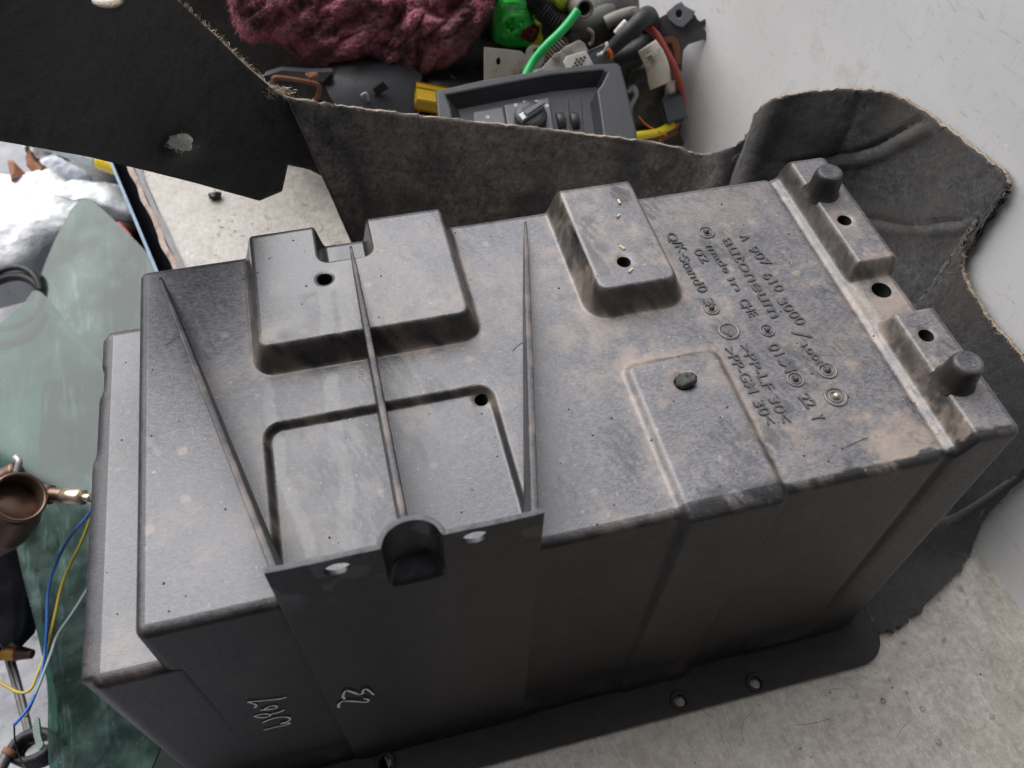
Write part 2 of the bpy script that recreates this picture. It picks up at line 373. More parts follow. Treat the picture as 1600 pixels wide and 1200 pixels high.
def attrs_at(x, y, z=None):
    dz = 0*x if z is None else z-H
    qx, qy = x+.75*dz, y-.9*dz
    wx = x+.004*(fbm(qx*90, qy*90, 11)-.5)+.0016*(vn(qx*600, qy*600, 4)-.5); wy = y+.004*(fbm(qx*90, qy*90, 12)-.5)
    def st(pts, w, e=.0008): return 1-ss(w-e, w+e, segd(wx, wy, pts))
    wet = np.maximum.reduce([
        (1-ss(-.001, .002, rrect(wx, wy, .060, .1115, .166, .225, .004))),
        (1-ss(-.003, .004, rrect(wx, wy, .060, .090, .140, .2, .012)))*.8,
        st([(.104, .185), (.1015, .150), (.100, .128), (.0985, .108), (.095, .085), (.0985, .06), (.094, .035), (.0945, .0)], .0034),
        st([(.116, .185), (.113, .160), (.1125, .140), (.1125, .128)], .0036),
        st([(.0655, .130), (.0645, .110), (.0655, .095)], .003),
        st([(.068, .088), (.0675, .07), (.0715, .055)], .0032), st([(.0715, .055), (.0745, .04), (.0765, .024)], .0026),
        st([(.2515, .178), (.2535, .16), (.2555, .146)], .0045), st([(.2515, .205), (.252, .195)], .004),
        st([(.286, .206), (.2875, .204)], .006)*.9])
    n1 = fbm(qx*22, qy*22, 41); n2 = fbm(qx*120, qy*120, 42, 5)
    dust = .95*ss(.50, .74, n1*.58+n2*.24+.18*fbm(qx*400, qy*400, 48, 3))+.03
    right = ss(.2, .33, x); dust = dust*(.5+.7*right)+.2*right*ss(.3, .7, fbm(qx*330, qy*330, 47, 3))
    def near(d, a, s): return s*np.exp(-np.maximum(d, 0)/a)*ss(.25, .6, n2)
    d1 = np.abs(rrect(x, y, .0595, .1825, .127, .26, .004)); d2 = np.abs(rrect(x, y, .243, .303, .1255, .26, .004)); d4 = np.abs(rrect(x, y, .249, .307, -.05, .093, .004)); dr = np.abs(rrect(x, y, .0595, .1825, -.05, .0975, .006))
    dust = dust+near(d1, .004, .6)+near(d2, .004, .8)+near(d4, .004, .8)+near(dr, .002, .35)+near(np.abs(x-.397), .003, .7)+near(np.abs(y-.002), .004, .25)
    for (cx, cy, r, a) in ((.071, .142, .010, .9), (.165, .145, .012, .8), (.288, .142, .008, .9), (.262, .10, .012, .5), (.298, .075, .012, .5), (.36, .08, .018, .45), (.345, .045, .014, .5), (.32, .03, .014, .5), (.41, .05, .01, .6), (.42, .148, .009, .8), (.375, .2, .02, .35), (.34, .2, .025, .4)):
        dust = dust+a*np.exp(-((x-cx)**2+(y-cy)**2)/r**2)*ss(.3, .6, n2)
    for hx, hy, r, k in HOLES: dust = dust+.55*np.exp(-((np.hypot(x-hx, y-hy)-r)/.004)**2)*ss(.3, .55, n2)
    for cx, cy, r, a in SPOTS: dust = np.maximum(dust, a*(1-ss(r*.6, r*1.05, np.hypot(wx-cx, wy-cy))))
    n3 = fbm(qx*70, qy*160, 51, 5)
    scuff = ss(.52, .60, n3+.35*np.exp(-np.maximum(y-.004, 0)/.004)-.22)*ss(.02, .006, y)*ss(.22, .27, x)
    scuff = np.maximum(scuff, (1-ss(.0, .006, segd(wx, wy, [(.262, .0015), (.302, .0030)])-.0022))*ss(.38, .5, n3))
    scuff = np.maximum(scuff, .75*ss(.58, .72, fbm(qx*30, qy*30, 55, 4))*ss(.42, .58, fbm(qx*520+qy*200, qy*160, 56, 3)))
    return wet, np.clip(dust, 0, 1), np.clip(scuff, 0, 1)

def shell(x0, x1, y0, y1, ztop, r, step, Dfun, ofun, holes, zbot, draft, corner_n=6):
    """open-bottomed rounded box: grid top displaced by Dfun, fillet and walls below; returns V, faces by part, normals, attrs"""
    gx = np.linspace(x0+r, x1-r, int(round((x1-x0-2*r)/step))+1); gy = np.linspace(y0+r, y1-r, int(round((y1-y0-2*r)/step))+1)
    nx, ny = len(gx), len(gy); X, Y = np.meshgrid(gx, gy, indexing='ij'); X = X.copy(); Y = Y.copy()
    hm = np.zeros((nx, ny), int)-1
    for hi, (hx, hy, hr, k) in enumerate(holes):
        d = np.hypot(X-hx, Y-hy); near = np.abs(d-hr) < step*.72
        fac = np.where(near, hr/np.maximum(d, 1e-9), 1); X = hx+(X-hx)*fac; Y = hy+(Y-hy)*fac
        hm[d < hr+step*.72] = hi
    Z = ztop+Dfun(X, Y)
    for hi, (hx, hy, hr, k) in enumerate(holes):
        d = np.hypot(X-hx, Y-hy); Z = Z-.0008*np.exp(-np.maximum(d-hr, 0)/.0012)
    top = np.stack([X, Y, Z], -1).reshape(-1, 3); idx = np.arange(nx*ny).reshape(nx, ny)
    V = [top]; faces = []
    a, b, c, d4 = idx[:-1, :-1], idx[1:, :-1], idx[1:, 1:], idx[:-1, 1:]
    keep = ~((hm[:-1, :-1] >= 0) & (hm[1:, :-1] >= 0) & (hm[1:, 1:] >= 0) & (hm[:-1, 1:] >= 0))
    q = np.stack([a, b, c, d4], -1)[keep]; faces.append(('top', q))
    # perimeter entries
    ent = []
    for i in range(nx): ent.append((idx[i, 0], 0, -1, 'front'))
    for kf in range(1, corner_n): a_ = -math.pi/2+math.pi/2*kf/corner_n; ent.append((idx[-1, 0], math.cos(a_), math.sin(a_), 'front' if kf <= corner_n//2 else 'right'))
    for j in range(ny): ent.append((idx[-1, j], 1, 0, 'right'))
    for kf in range(1, corner_n): a_ = math.pi/2*kf/corner_n; ent.append((idx[-1, -1], math.cos(a_), math.sin(a_), 'back'))
    for i in range(nx-1, -1, -1): ent.append((idx[i, -1], 0, 1, 'back'))
    for kf in range(1, corner_n): a_ = math.pi/2+math.pi/2*kf/corner_n; ent.append((idx[0, -1], math.cos(a_), math.sin(a_), 'left'))
    for j in range(ny-1, -1, -1): ent.append((idx[0, j], -1, 0, 'left'))
    for kf in range(1, corner_n): a_ = math.pi+math.pi/2*kf/corner_n; ent.append((idx[0, 0], math.cos(a_), math.sin(a_), 'left' if kf <= corner_n//2 else 'front'))
    gi = np.array([e[0] for e in ent]); EN = np.array([[e[1], e[2]] for e in ent]); side = np.array([e[3] for e in ent]); m = len(ent)
    bx, by, bz = top[gi, 0], top[gi, 1], top[gi, 2]
    prev = gi; n0 = nx*ny; nr = 0
    fill = [math.pi/2*k/6 for k in range(1, 7)]
    depths = list(np.linspace(0, 1, 27)[1:]); sides_f = {}
    for lev in range(len(fill)+len(depths)):
        if lev < 6: an = fill[lev]; out = r*math.sin(an); z = bz-r*(1-math.cos(an)); of = math.sin(an)**2
        else:
            dd = depths[lev-6]; ztop_i = bz-r; z = ztop_i+(zbot-ztop_i)*dd; out = r+draft*(ztop_i-z); of = 1.0
        o = ofun(bx, by, z, EN, side)*of if ofun else 0*z
        P = np.stack([bx+EN[:, 0]*(out+o), by+EN[:, 1]*(out+o), z], -1); V.append(P)
        cur = np.arange(n0, n0+m); n0 += m
        nxt = (np.arange(m)+1) % m
        for s in ('front', 'right', 'back', 'left'):
            w = side[nxt] == s
            if lev == 0: 
                deg = prev == prev[nxt]
                sides_f.setdefault(s, []).append(('t', np.stack([prev, cur, cur[nxt]], -1)[w & deg])); w2 = w & ~deg
            else: w2 = w
            sides_f.setdefault(s, []).append(('q', np.stack([prev, cur, cur[nxt], prev[nxt]], -1)[w2]))
        prev = cur
    V = np.vstack(V)
    for s, fl in sides_f.items():
        for k, arr in fl: faces.append((s, arr))
    # vertex normals of the whole surface
    N = np.zeros_like(V)
    for s, arr in faces:
        if not len(arr): continue
        p0, p1, p2 = V[arr[:, 0]], V[arr[:, 1]], V[arr[:, 2]]
        p3 = V[arr[:, -1]]; fn = np.cross(p2-p0, p3-p1) if arr.shape[1] == 4 else np.cross(p1-p0, p2-p0)
        for c_ in range(arr.shape[1]): np.add.at(N, arr[:, c_], fn)
    N /= np.linalg.norm(N, axis=1)[:, None]+1e-20
    return V, faces, N
def emit(name, V, arrs, N, m, parent, zt_=None):
    arrs = [a for a in arrs if len(a)]
    us = np.unique(np.concatenate([a.ravel() for a in arrs])); re = np.full(len(V), -1); re[us] = np.arange(len(us))
    F = [f for a in arrs for f in re[a].tolist()]
    w, d, sc_ = attrs_at(V[us, 0], V[us, 1], V[us, 2])
    low = ss(.0045, .0075, zt_-V[us, 2]) if zt_ else 0*w
    wn = .35*ss(.5, .75, fbm(V[us, 0]*40+V[us, 1]*40, V[us, 2]*40, 71, 5))+.15*ss(.5, .8, fbm(V[us, 0]*300, V[us, 2]*300, 72, 3))
    w = w*(1-low); d = d*(1-low)+wn*low; sc_ = sc_*(1-low)
    return mesh(name, V[us], F, m, parent, True, {'wet': w, 'dust': d*(1-sc_), 'scuff': sc_}, N[us])
def front_off(x, y, z, EN, side):
    f = (EN[:, 1] < -.99)*1.0
    fade = ss(.02, .06, z)
    o = .0042*rp(x, 0*x, .2545, .3015, -1, 1, .001, .0055)*(.35+.65*ss(.06, .2, z))
    o = o-.0022*np.exp(-((x-.3965)/.0030)**2)*ss(.03, .09, z)
    o = o+.0035*ss(.030, .024, z)*(x < .3)+.0
    o = o+.0022*rp(x, z*1.0, .345, .395, .02, .024, .002, .004)
    return o*f
V, faces, N = shell(0, L, 0, W, H, .0050, .0009, deckD, front_off, HOLES, .004, DR)
topq = [a for s, a in faces if s == 'top'][0]
cx, cy = V[topq].mean(1)[:, 0], V[topq].mean(1)[:, 1]
reg = np.zeros(len(topq), int)
reg[rrect(cx, cy, .0585, .1835, .1255, .26, .003) < 0] = 1
reg[rrect(cx, cy, .2415, .3045, .1240, .26, .003) < 0] = 2
reg[rrect(cx, cy, .2475, .3085, -.05, .0945, .003) < 0] = 3
reg[rrect(cx, cy, .0580, .1830, -.05, .0990, .003) < 0] = 4
reg[(cx > .3995) & (cy > .1170)] = 5
reg[(cx > .3995) & (cy < .0910)] = 6
for k, nm in enumerate(('deck', 'raised_pad', 'raised_pad', 'raised_pad', 'recessed_panel', 'end_block', 'end_block')):
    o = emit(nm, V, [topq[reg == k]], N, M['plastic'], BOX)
    lab = {1: 'notched wide raised pad, wet and smooth on its left half', 2: 'narrow raised pad with a single hole', 3: 'low pad running out to the front edge', 4: 'sunken panel behind the mounting plate'}.get(k)
    if lab: o['label'] = lab
for s in ('front', 'right', 'back', 'left'):
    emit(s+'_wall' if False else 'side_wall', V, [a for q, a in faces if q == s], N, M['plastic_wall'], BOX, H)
# stepped end, lower than the deck, on the left
def step_off(x, y, z, EN, side):
    l = (EN[:, 0] < -.99)*1.0
    return l*(.0022*(1-ss(.165, .172, y))+.0015*ss(.185, .19, y)+.002*(1-ss(.12, .13, y)))
V2, f2, N2 = shell(-.0335, .012, -.0022, .2155, H-.04, .006, .0015, lambda x, y: .0005*(fbm(x*20, y*20, 5)-.5), step_off, [], .004, DR*.9)
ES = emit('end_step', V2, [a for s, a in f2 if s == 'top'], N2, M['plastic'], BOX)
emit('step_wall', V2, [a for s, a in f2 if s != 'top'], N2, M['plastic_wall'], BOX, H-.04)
# hole sleeves
M['dark'] = simple('dark_cavity_plastic', (.012, .012, .013), .7, var=.3)
for hx, hy, r, k in HOLES:
    z = H+float(deckD(np.array(hx), np.array(hy)))
    lathe('hole_sleeve', [(r*1.0, .0002-.0008), (r*.995, -.003), (r*.98, -.012), (r*.9, -.0122)], (hx, hy, z), M['dark'], BOX, k=24, cap=False)
lathe('inner_floor', [(.001, .0), (.02, .0)], (.2, .1, .012), M['dark'], BOX, k=12, cap=True)
# locating pegs
for (px, py) in ((.4135, .186), (.4145, .036)):
    z = H+.0125
    prof = [(.0118, -.0015), (.0104, .0006), (.0097, .0022), (.0092, .005), (.0087, .011), (.0083, .0135), (.0074, .0154), (.0058, .0163), (.0050, .0160), (.002, .0158), (.0003, .0158)]
    V_, F_ = lathe_vf(prof, (px, py, z), k=36, cap=False)
    A = np.array(V_); mesh('peg', V_, F_, M['plastic_wall'], BOX, True, {'wet': np.zeros(len(A)), 'dust': .3*ss(.4, .7, fbm(A[:, 0]*200, A[:, 1]*200, 3))})
# gusset ribs
def rib(A, B, w0, w1, za, zb, top=lambda s: s):
    n = 60; sec = [(-1, -9), (-1, -.6), (-.93, -.2), (-.75, -.03), (0, 0), (.75, -.03), (.93, -.2), (1, -.6), (1, -9)]
    A = np.array(A); B = np.array(B); d = (B-A)/np.linalg.norm(B-A); nrm = np.array([d[1], -d[0]])
    V = []; 
    for i in range(n):
        s = i/(n-1); c = A+(B-A)*s; w = (w0+(w1-w0)*min(1, s*3))*(.7+.3*min(1, s*9)); zt = H+za+(zb-za)*top(s)
        zt += .0004*(vn(s*30, 1, 7)-.5)
        for (a, q) in sec:
            p = c+nrm*a*w
            if q == -9: 
                z = H+float(deckD(np.array(p[0]), np.array(p[1])))-.002
                p = c+nrm*a*(w+.0004+.03*max(0, zt-z)*.6)
            else: z = zt+q*w*.8
            V.append((p[0], p[1], z))
    k = len(sec); F = [(i*k+j, i*k+j+1, (i+1)*k+j+1, (i+1)*k+j) for i in range(n-1) for j in range(k-1)]+[tuple(range(k)), tuple((n-1)*k+j for j in range(k))[::-1]]
    V = np.array(V); 
    return mesh('rib', V, F, M['plastic_wall'], BOX, True, {'wet': np.zeros(len(V)), 'dust': np.clip(.1+.7*ss(.5, .7, fbm(V[:, 0]*90, V[:, 1]*90, 9)), 0, 1)})
PZ = .0425
rib((.0120, .2110), (.0675, -.0030), .0010, .0016, .0004, PZ-.002)
rib((.1210, .1960), (.1210, .0080), .0010, .0016, .0168, PZ-.001)
rib((.2285, .2110), (.1745, -.0030), .0010, .0017, .0004, PZ-.002)
# mounting plate standing up out of the front wall
xa, xb, zt, zb_ = .0635, .1785, H+PZ, .012
gx = np.linspace(xa, xb, 150); gz = np.concatenate([np.linspace(zb_, H-.012, 40), np.linspace(H-.0105, zt, 64)])
X, Z = np.meshgrid(gx, gz, indexing='ij'); X = X.copy(); Z = Z.copy()
ph = []
for u, v in ((528, 890), (743, 841)):
    p = onf(u, v, .0055); ph.append((p[0], p[2]))
hmask = np.zeros(X.shape, int)
for hx, hz in ph:
    rx, rz = .0056, .0050; d = np.hypot((X-hx)/rx, (Z-hz)/rz); near = np.abs(d-1) < .17
    fac = np.where(near, 1/np.maximum(d, 1e-9), 1); X = hx+(X-hx)*fac; Z = hz+(Z-hz)*fac; hmask[d < 1.17] = 1
xc, rb = .1225, .0122
prof = np.sqrt(np.clip(1-((X-xc)/rb)**2, 0, 1)); lip = ss(1.5, .8, np.abs(X-xc)/rb)
prof = np.maximum(prof*.92, .0)+.0*lip
vert = ss(H+.004, H+.013, Z)
Yp = -DR*(H-Z)-.0050+.0105*np.clip(prof*1.0, 0, 1)*vert
Yp = Yp+.0010*(fbm(X*25, Z*20, 2)-.5)
Zt = Z+.0012*(fbm(X*90, 0*X, 6)-.5)*ss(H+.03, zt, Z)-.004*0
corner = rrect(X, Z, xa, xb, zb_, zt+.02, .006)
Vp = np.stack([X, Yp, Zt], -1).reshape(-1, 3); nx_, nz_ = X.shape; idx = np.arange(nx_*nz_).reshape(nx_, nz_)
keep = ~((hmask[:-1, :-1] > 0) & (hmask[1:, :-1] > 0) & (hmask[1:, 1:] > 0) & (hmask[:-1, 1:] > 0))
keep &= ((corner[:-1, :-1]+corner[1:, 1:])/2 < .0002)
q = np.stack([idx[:-1, :-1], idx[1:, :-1], idx[1:, 1:], idx[:-1, 1:]], -1)[keep]
wv, dv, _ = attrs_at(Vp[:, 0], Vp[:, 1]+.02)
pl = mesh('mounting_plate', Vp, q.tolist(), M['plastic_wall'], BOX, True, {'wet': np.clip(ss(.55, .62, fbm(Vp[:, 0]*70, Vp[:, 2]*70, 21))*ss(H-.005, H+.02, Vp[:, 2]), 0, 1), 'dust': ss(.5, .8, dv)*.3})
sm = pl.modifiers.new('thickness', 'SOLIDIFY'); sm.thickness = .0024; sm.offset = -1; sm.use_even_offset = False
bv = pl.modifiers.new('soft', 'BEVEL'); bv.width = .0008; bv.segments = 2; bv.limit_method = 'ANGLE'; bv.angle_limit = math.radians(50)
# shelf closing the scoop of the plate
# base flange with bolt bosses
flY0 = -DR*(H-.004)-.0275
fl = rrloop(-.046, .4560, flY0, W+.034, .022, 10)
bos = [onz(u, v, .008) for u, v in ((1062, 1095), (1180, 1067), (602, 1192))]
ofl = plate('base_flange', fl, [circ(b[0], b[1], .0042, 20) for b in bos], .0042, M['plastic_shaded'], BOX, fr=lambda x, y, z=0.0: np.array([x, y, z+.0045]), bevel=.0012)
for b in bos:
    lathe('bolt_boss', [(.0074, -.001), (.0070, .0012), (.0060, .0016), (.0046, .0010), (.0042, -.003)], (b[0], b[1], .0090), M['plastic_shaded'], BOX, k=28, cap=False)
# lettering
def text(s, p0, p1, size, depth=.0008, name='lettering', off=.006):
    cu = bpy.data.curves.new(name, 'FONT'); cu.body = s; cu.size = 1.0; cu.resolution_u = 6; cu.offset = off
    ob = bpy.data.objects.new('tmp', cu); COL.objects.link(ob); dg = bpy.context.evaluated_depsgraph_get(); dg.update()
    me = ob.evaluated_get(dg).to_mesh(); V = np.array([v.co[:] for v in me.vertices]); F = [list(p.vertices) for p in me.polygons]
    bpy.data.objects.remove(ob)
    V[:, 0] -= V[:, 0].min(); wd_ = V[:, 0].max()
    p0 = np.array(p0[:2]); p1 = np.array(p1[:2]); d = p1-p0; ln = np.linalg.norm(d); d /= ln; up = np.array([-d[1], d[0]])
    bm = bmesh.new(); vv = []
    for v in V:
        q = p0+d*v[0]*ln/wd_+up*v[1]*size; vv.append(bm.verts.new((q[0], q[1], H+float(deckD(np.array(q[0]), np.array(q[1])))-.0002)))
    for f_ in F:
        try: bm.faces.new([vv[i] for i in f_])
        except ValueError: pass
    g = bmesh.ops.extrude_face_region(bm, geom=bm.faces[:])
    for v in [e for e in g['geom'] if isinstance(e, bmesh.types.BMVert)]: v.co.z += depth+.0002
    o = from_bm(name, bm, M['letter'], BOX, False)
    return o
t = T('letter_plastic'); M['letter'] = t.pbr(Base_Color=t.mix(t.ramp(t.noise(300, 4), .35, .65), (.05, .05, .055), (.095, .09, .09)), Roughness=.7, IOR=1.38)
def tp(u, v): return onz(u, v, H+.0003)
for s, a, b, sz in (('A', (1155, 369), (1160, 377), .0075), ('907', (1168, 388), (1194, 417), .0078), ('610', (1189, 430), (1214, 457), .0078), ('3000', (1213, 470), (1247, 509), .0078), ('/', (1237, 518), (1241, 529), .013),
                    ('1008', (1252, 540), (1282, 574), .0048),
                    ('autoneum', (1128, 374), (1205, 497), .0105), ('made', (1103, 384), (1132, 427), .0062), ('in', (1136, 436), (1150, 455), .0062), ('CHE', (1153, 470), (1172, 496), .0074),
                    ('01', (1198, 540), (1211, 557), .0082), ('M', (1216, 567), (1228, 583), .0088), ('22', (1246, 620), (1262, 639), .0082), ('Y', (1266, 651), (1271, 659), .0090),
                    ('02', (1082, 391), (1098, 412), .0072), ('Q/K', (1040, 366), (1062, 395), .0072), ('-', (1062, 397), (1064, 401), .0075), ('Stand', (1060, 402), (1086, 446), .0075), ('0', (1087, 449), (1094, 458), .0075), ('3', (1097, 468), (1103, 479), .0075),
                    ('>PP-LF', (1154, 540), (1195, 610), .0078), ('30<', (1199, 622), (1221, 662), .0078), ('>PP-GM', (1130, 545), (1170, 615), .0078), ('30<', (1175, 628), (1197, 665), .0078)):
    text(s, tp(*a), tp(*b), sz*1.14)
# date dials: ring, cup, pin
for u, v, r in ((1104, 363, .0052), (1112, 482, .0048), (1199, 516, .0045), (1243, 593, .0050), (1293, 579, .0056), (1306, 620, .0064), (1139, 517, .0062)):
    p = tp(u, v); c0 = (p[0], p[1], H+float(deckD(np.array(p[0]), np.array(p[1]))))
    V_, F_ = lathe_vf([(r, -.0004), (r*.98, .0005), (r*.88, .0008), (r*.78, .0005), (r*.74, -.0003)], c0, k=30, cap=False)
    V_ = np.array(V_); dial = mesh('date_dial', V_, F_, M['plastic'], BOX, True, {'wet': 0*V_[:, 0], 'dust': .35+0*V_[:, 0]})
    if u == 1139:
        fr = frame((p[0], p[1], c0[2]), tp(u+2, v+6), tp(u-6, v+2))
        frbox('arrow_mark', fr, -.004, .004, -.0005, .0005, -.0003, .0007, M['letter'], dial, .0001)
        for s in (-1, 1):
            bm = box_bm((0, 0, 0), (1, 1, 1)); 
            for vv in bm.verts: vv.co = Vector(fr(.004-(vv.co.x+.5)*.0034, s*(vv.co.x+.5)*.003+vv.co.y*.0009, vv.co.z*.0008+.0003))
            from_bm('arrow_mark', bm, M['letter'], dial)
    else:
        lathe('dial_pin', [(r*.30, -.0005), (r*.30, .0012), (r*.24, .0024), (.0001, .0026)], c0, M['letter'] if u != 1306 else simple('bare_metal_pin', (.45, .38, .30), .4, .6), dial, k=8)
        V_, F_ = lathe_vf([(r*.62, -.0004), (r*.58, .0004), (r*.46, .0005), (r*.42, -.0004)], c0, k=24, cap=False)
        V_ = np.array(V_); mesh('inner_ring', V_, F_, M['plastic'], dial, True, {'wet': 0*V_[:, 0], 'dust': .2+0*V_[:, 0]})
# snapped stub in the hole of the low pad
hx, hy, r, k = HOLES[3]; V_, F_ = lathe_vf([(.0046, -.004), (.0046, .0006), (.0042, .0022), (.0030, .0034), (.0012, .0030), (.0001, .0024)], (hx, hy, H+.0042), k=20)
V_ = np.array(V_); V_ += .0022*(np.stack([fbm(V_[:, 0]*500, V_[:, 1]*500+V_[:, 2]*300, s) for s in (1, 2, 3)], -1)-.5)
V_[:, 0] += .0025*(V_[:, 2] > H+.005); mesh('snapped_stub', V_, F_, simple('broken_black_plastic', (.03, .028, .028), .35, var=.5, sc=500, bump=.6), BOX)
# paint-pen writing on the front wall
M['pen'] = simple('white_paint_pen', (.8, .8, .78), .7, var=.35, sc=300)
def pen(pts, off, name='pen_mark', r=.0007):
    P = [onf(370+a/6.957, 1050+b/6.957, off) for a, b in pts]; V, F = tube_vf(P, lambda q: r*(.75+.5*float(vn(q*len(pts)*1.5, 1.0, 3))), len(pts)*9, 8); V = np.array(V); yp = -off-DR*(H-V[:, 2])
    V[:, 1] = yp+(V[:, 1]-yp)*.15; return mesh(name, V, F, M['pen'], BOX)
pen([(540, 275), (470, 293), (300, 312), (180, 322), (130, 328), (190, 350), (212, 366), (195, 390)], .0005)
pen([(255, 415), (330, 410), (410, 398), (437, 378), (400, 368), (350, 378), (310, 400), (340, 408)], .0005)
pen([(515, 410), (470, 435), (375, 460), (350, 485), (270, 497), (195, 485), (230, 470), (310, 458), (370, 465)], .0005)
pen([(280, 553), (340, 525), (420, 500), (500, 490), (560, 495), (580, 515), (550, 540), (480, 562), (575, 553), (540, 575), (400, 605), (290, 635)], .0005)
pen([(1170, 295), (1155, 265), (1170, 220), (1200, 205), (1260, 222), (1330, 245), (1365, 235), (1375, 198), (1410, 188), (1450, 215), (1490, 250)], .0062)
pen([(1115, 390), (1105, 365), (1130, 330), (1180, 318), (1290, 322), (1390, 330), (1430, 318), (1425, 300), (1380, 290)], .0062)

# ================================================================== FELT LINER
FELT = empty('felt_liner', (.30, .36, 0.0), 'torn grey felt wheel arch liner standing behind and wrapping round the box', 'felt liner')
top_pts = [ony(446, 150, .34), ony(560, 167, .35), ony(700, 185, .36), ony(830, 198, .365), ony(950, 212, .37), ony(1040, 225, .372), ony(1095, 240, .372), ony(1140, 232, .362), ony(1172, 206, .362), ony(1188, 172, .358), ony(1215, 152, .35), ony(1255, 143, .345),
           onw(1330, 137, .03), onw(1400, 146, .012), onw(1470, 188, .006), onw(1545, 247, .005), onw(1578, 277, .005), onw(1570, 306, .005), onw(1535, 335, .005), onw(1512, 375, .006), onw(1510, 425, .006), onw(1530, 468, .006), onw(1560, 512, .006), onw(1600, 560, .006), onw(1650, 640, .006),
           onw(1640, 700, .006), onw(1596, 742, .006), onw(1540, 800, .006), onw(1521, 835, .008), onz(1514, 860, .004), onz(1500, 890, .004), onz(1450, 940, .004), onz(1392, 985, .004), onz(1352, 988, .004)]
bot_pts = [(.156, .290), (.172, .290), (.215, .290), (.262, .291), (.310, .292), (.352, .294), (.378, .296), (.400, .298), (.416, .300), (.428, .300), (.438, .300), (.447, .300),
           (.455, .298), (.459, .290), (.461, .28), (.462, .265), (.462, .25), (.462, .235), (.462, .215), (.462, .195), (.462, .175), (.462, .158), (.462, .14), (.462, .12), (.462, .098),
           (.462, .078), (.462, .06), (.462, .042), (.461, .026), (.460, .014), (.459, .004), (.458, -.004), (.457, -.011), (.448, -.0125)]
nc, nr_ = 420, 90
TP = spline(top_pts, nc); BP = spline([(a, b, .003) for a, b in bot_pts], nc)
kk = np.linspace(0, len(bot_pts)-1, nc)
V = np.zeros((nc, nr_, 3)); tt = np.linspace(0, 1, nr_)
def quarter(A, B):
    """along the bench, round a soft corner and up the wall to B"""
    yb = B[1]; A = np.array([A[0], min(.293, yb+.012), A[2]]); xw = B[0]
    zc = .006+.14*float(ss(.03, .20, yb)); u = np.linspace(0, 1, 200)[:, None]
    P = np.array([xw, yb, zc]); C = np.array([xw-.012, (A[1]+yb)/2, .004]); Q = (1-u)**2*A+2*u*(1-u)*C+u*u*P
    if B[2] > zc: Q = np.vstack([Q, P+(B-P)*np.linspace(0, 1, 80)[1:, None]])
    else:
        n = max(3, int(np.searchsorted(Q[:, 2], B[2]))); Q = Q[:n]
    d = np.concatenate([[0], np.cumsum(np.linalg.norm(np.diff(Q, axis=0), axis=1))]); t_ = tt*d[-1]
    return np.stack([np.interp(t_, d, Q[:, k]) for k in range(3)], -1)
for i in range(nc):
    lean = float(ss(10.5, 14.5, kk[i])*ss(27.5, 25.2, kk[i]))
    A, B = BP[i], TP[i]; u = tt[:, None]
    S0 = A+(B-A)*u
    V[i] = S0 if lean == 0 else S0*(1-lean)+quarter(A, B)*lean
S_, T_ = np.meshgrid(kk, tt, indexing='ij')
dSu = np.gradient(V, axis=0); dTv = np.gradient(V, axis=1); NN = np.cross(dSu, dTv); NN /= np.linalg.norm(NN, axis=2)[:, :, None]+1e-12
def near_px(pts, w):
    d = np.full(V.shape[:2], 1e9)
    rel = V-CAM; zz = rel@CF; U = 800+FPX*(rel@CR)/zz; Vv = 600-FPX*(rel@CU)/zz
    return segd(U, Vv, pts)
disp = .006*(fbm(V[:, :, 0]*9+V[:, :, 1]*9, V[:, :, 2]*9, 61)-.5)+.0022*(fbm(V[:, :, 0]*60+V[:, :, 1]*60, V[:, :, 2]*60, 62)-.5)+.0008*(fbm(S_*22, T_*70, 63)-.5)
def crease(pts, w, a):
    n = 8*(vn(S_*5, T_*20, 6)-.5); return a*np.exp(-((near_px(pts, w)+n*.6)/w)**2)
disp = disp-crease([(1235, 252), (1300, 243), (1370, 228), (1440, 188)], 4, .0035)+crease([(1240, 262), (1310, 255), (1380, 240), (1450, 200)], 7, .0030)
disp = disp-crease([(1350, 338), (1420, 352), (1505, 345)], 4, .0022)+crease([(1350, 346), (1420, 361), (1505, 354)], 6, .0018)
disp = disp-crease([(1300, 250), (1330, 200), (1340, 160)], 9, .002)
V = V+NN*(disp*(1-.75*ss(23, 26, S_)))[:, :, None]
# ragged top edge
V[:, -1] += .0016*(np.stack([vn(kk*40, 0*kk, 70+q) for q in range(3)], -1)-.5)
Vf = V.reshape(-1, 3); idx = np.arange(nc*nr_).reshape(nc, nr_)
F = np.stack([idx[:-1, :-1], idx[1:, :-1], idx[1:, 1:], idx[:-1, 1:]], -1).reshape(-1, 4).tolist()
felt_dark = np.clip(.9*np.exp(-(near_px([(1165, 235), (1215, 200), (1275, 190), (1290, 240)], 1)/60)**2)+ss(20.5, 23.5, S_+.8*(fbm(S_*2, T_*6, 9)-.5))*.95+.5*ss(.62, .8, fbm(S_*.9, T_*5, 31))*ss(8, 12, S_), 0, 1).ravel()  # darker felt on the inner curve, the right front end and random blotches
dusty = np.clip(ss(12, 8, S_)*(.75+.5*ss(.35, .75, T_))*ss(.25, .7, fbm(S_*1.6, T_*7, 44)), 0, 1).ravel()
pan = mesh('liner_panel', Vf, F, None, FELT, True, {'felt_dark': felt_dark, 'dusty': dusty}, mats=[M['felt'], M['felt_edge']])
sm = pan.modifiers.new('thickness', 'SOLIDIFY'); sm.thickness = .0030; sm.offset = 1; sm.material_offset_rim = 1
fell_edge = V[:, -1]; fell_n = NN[:, -1]
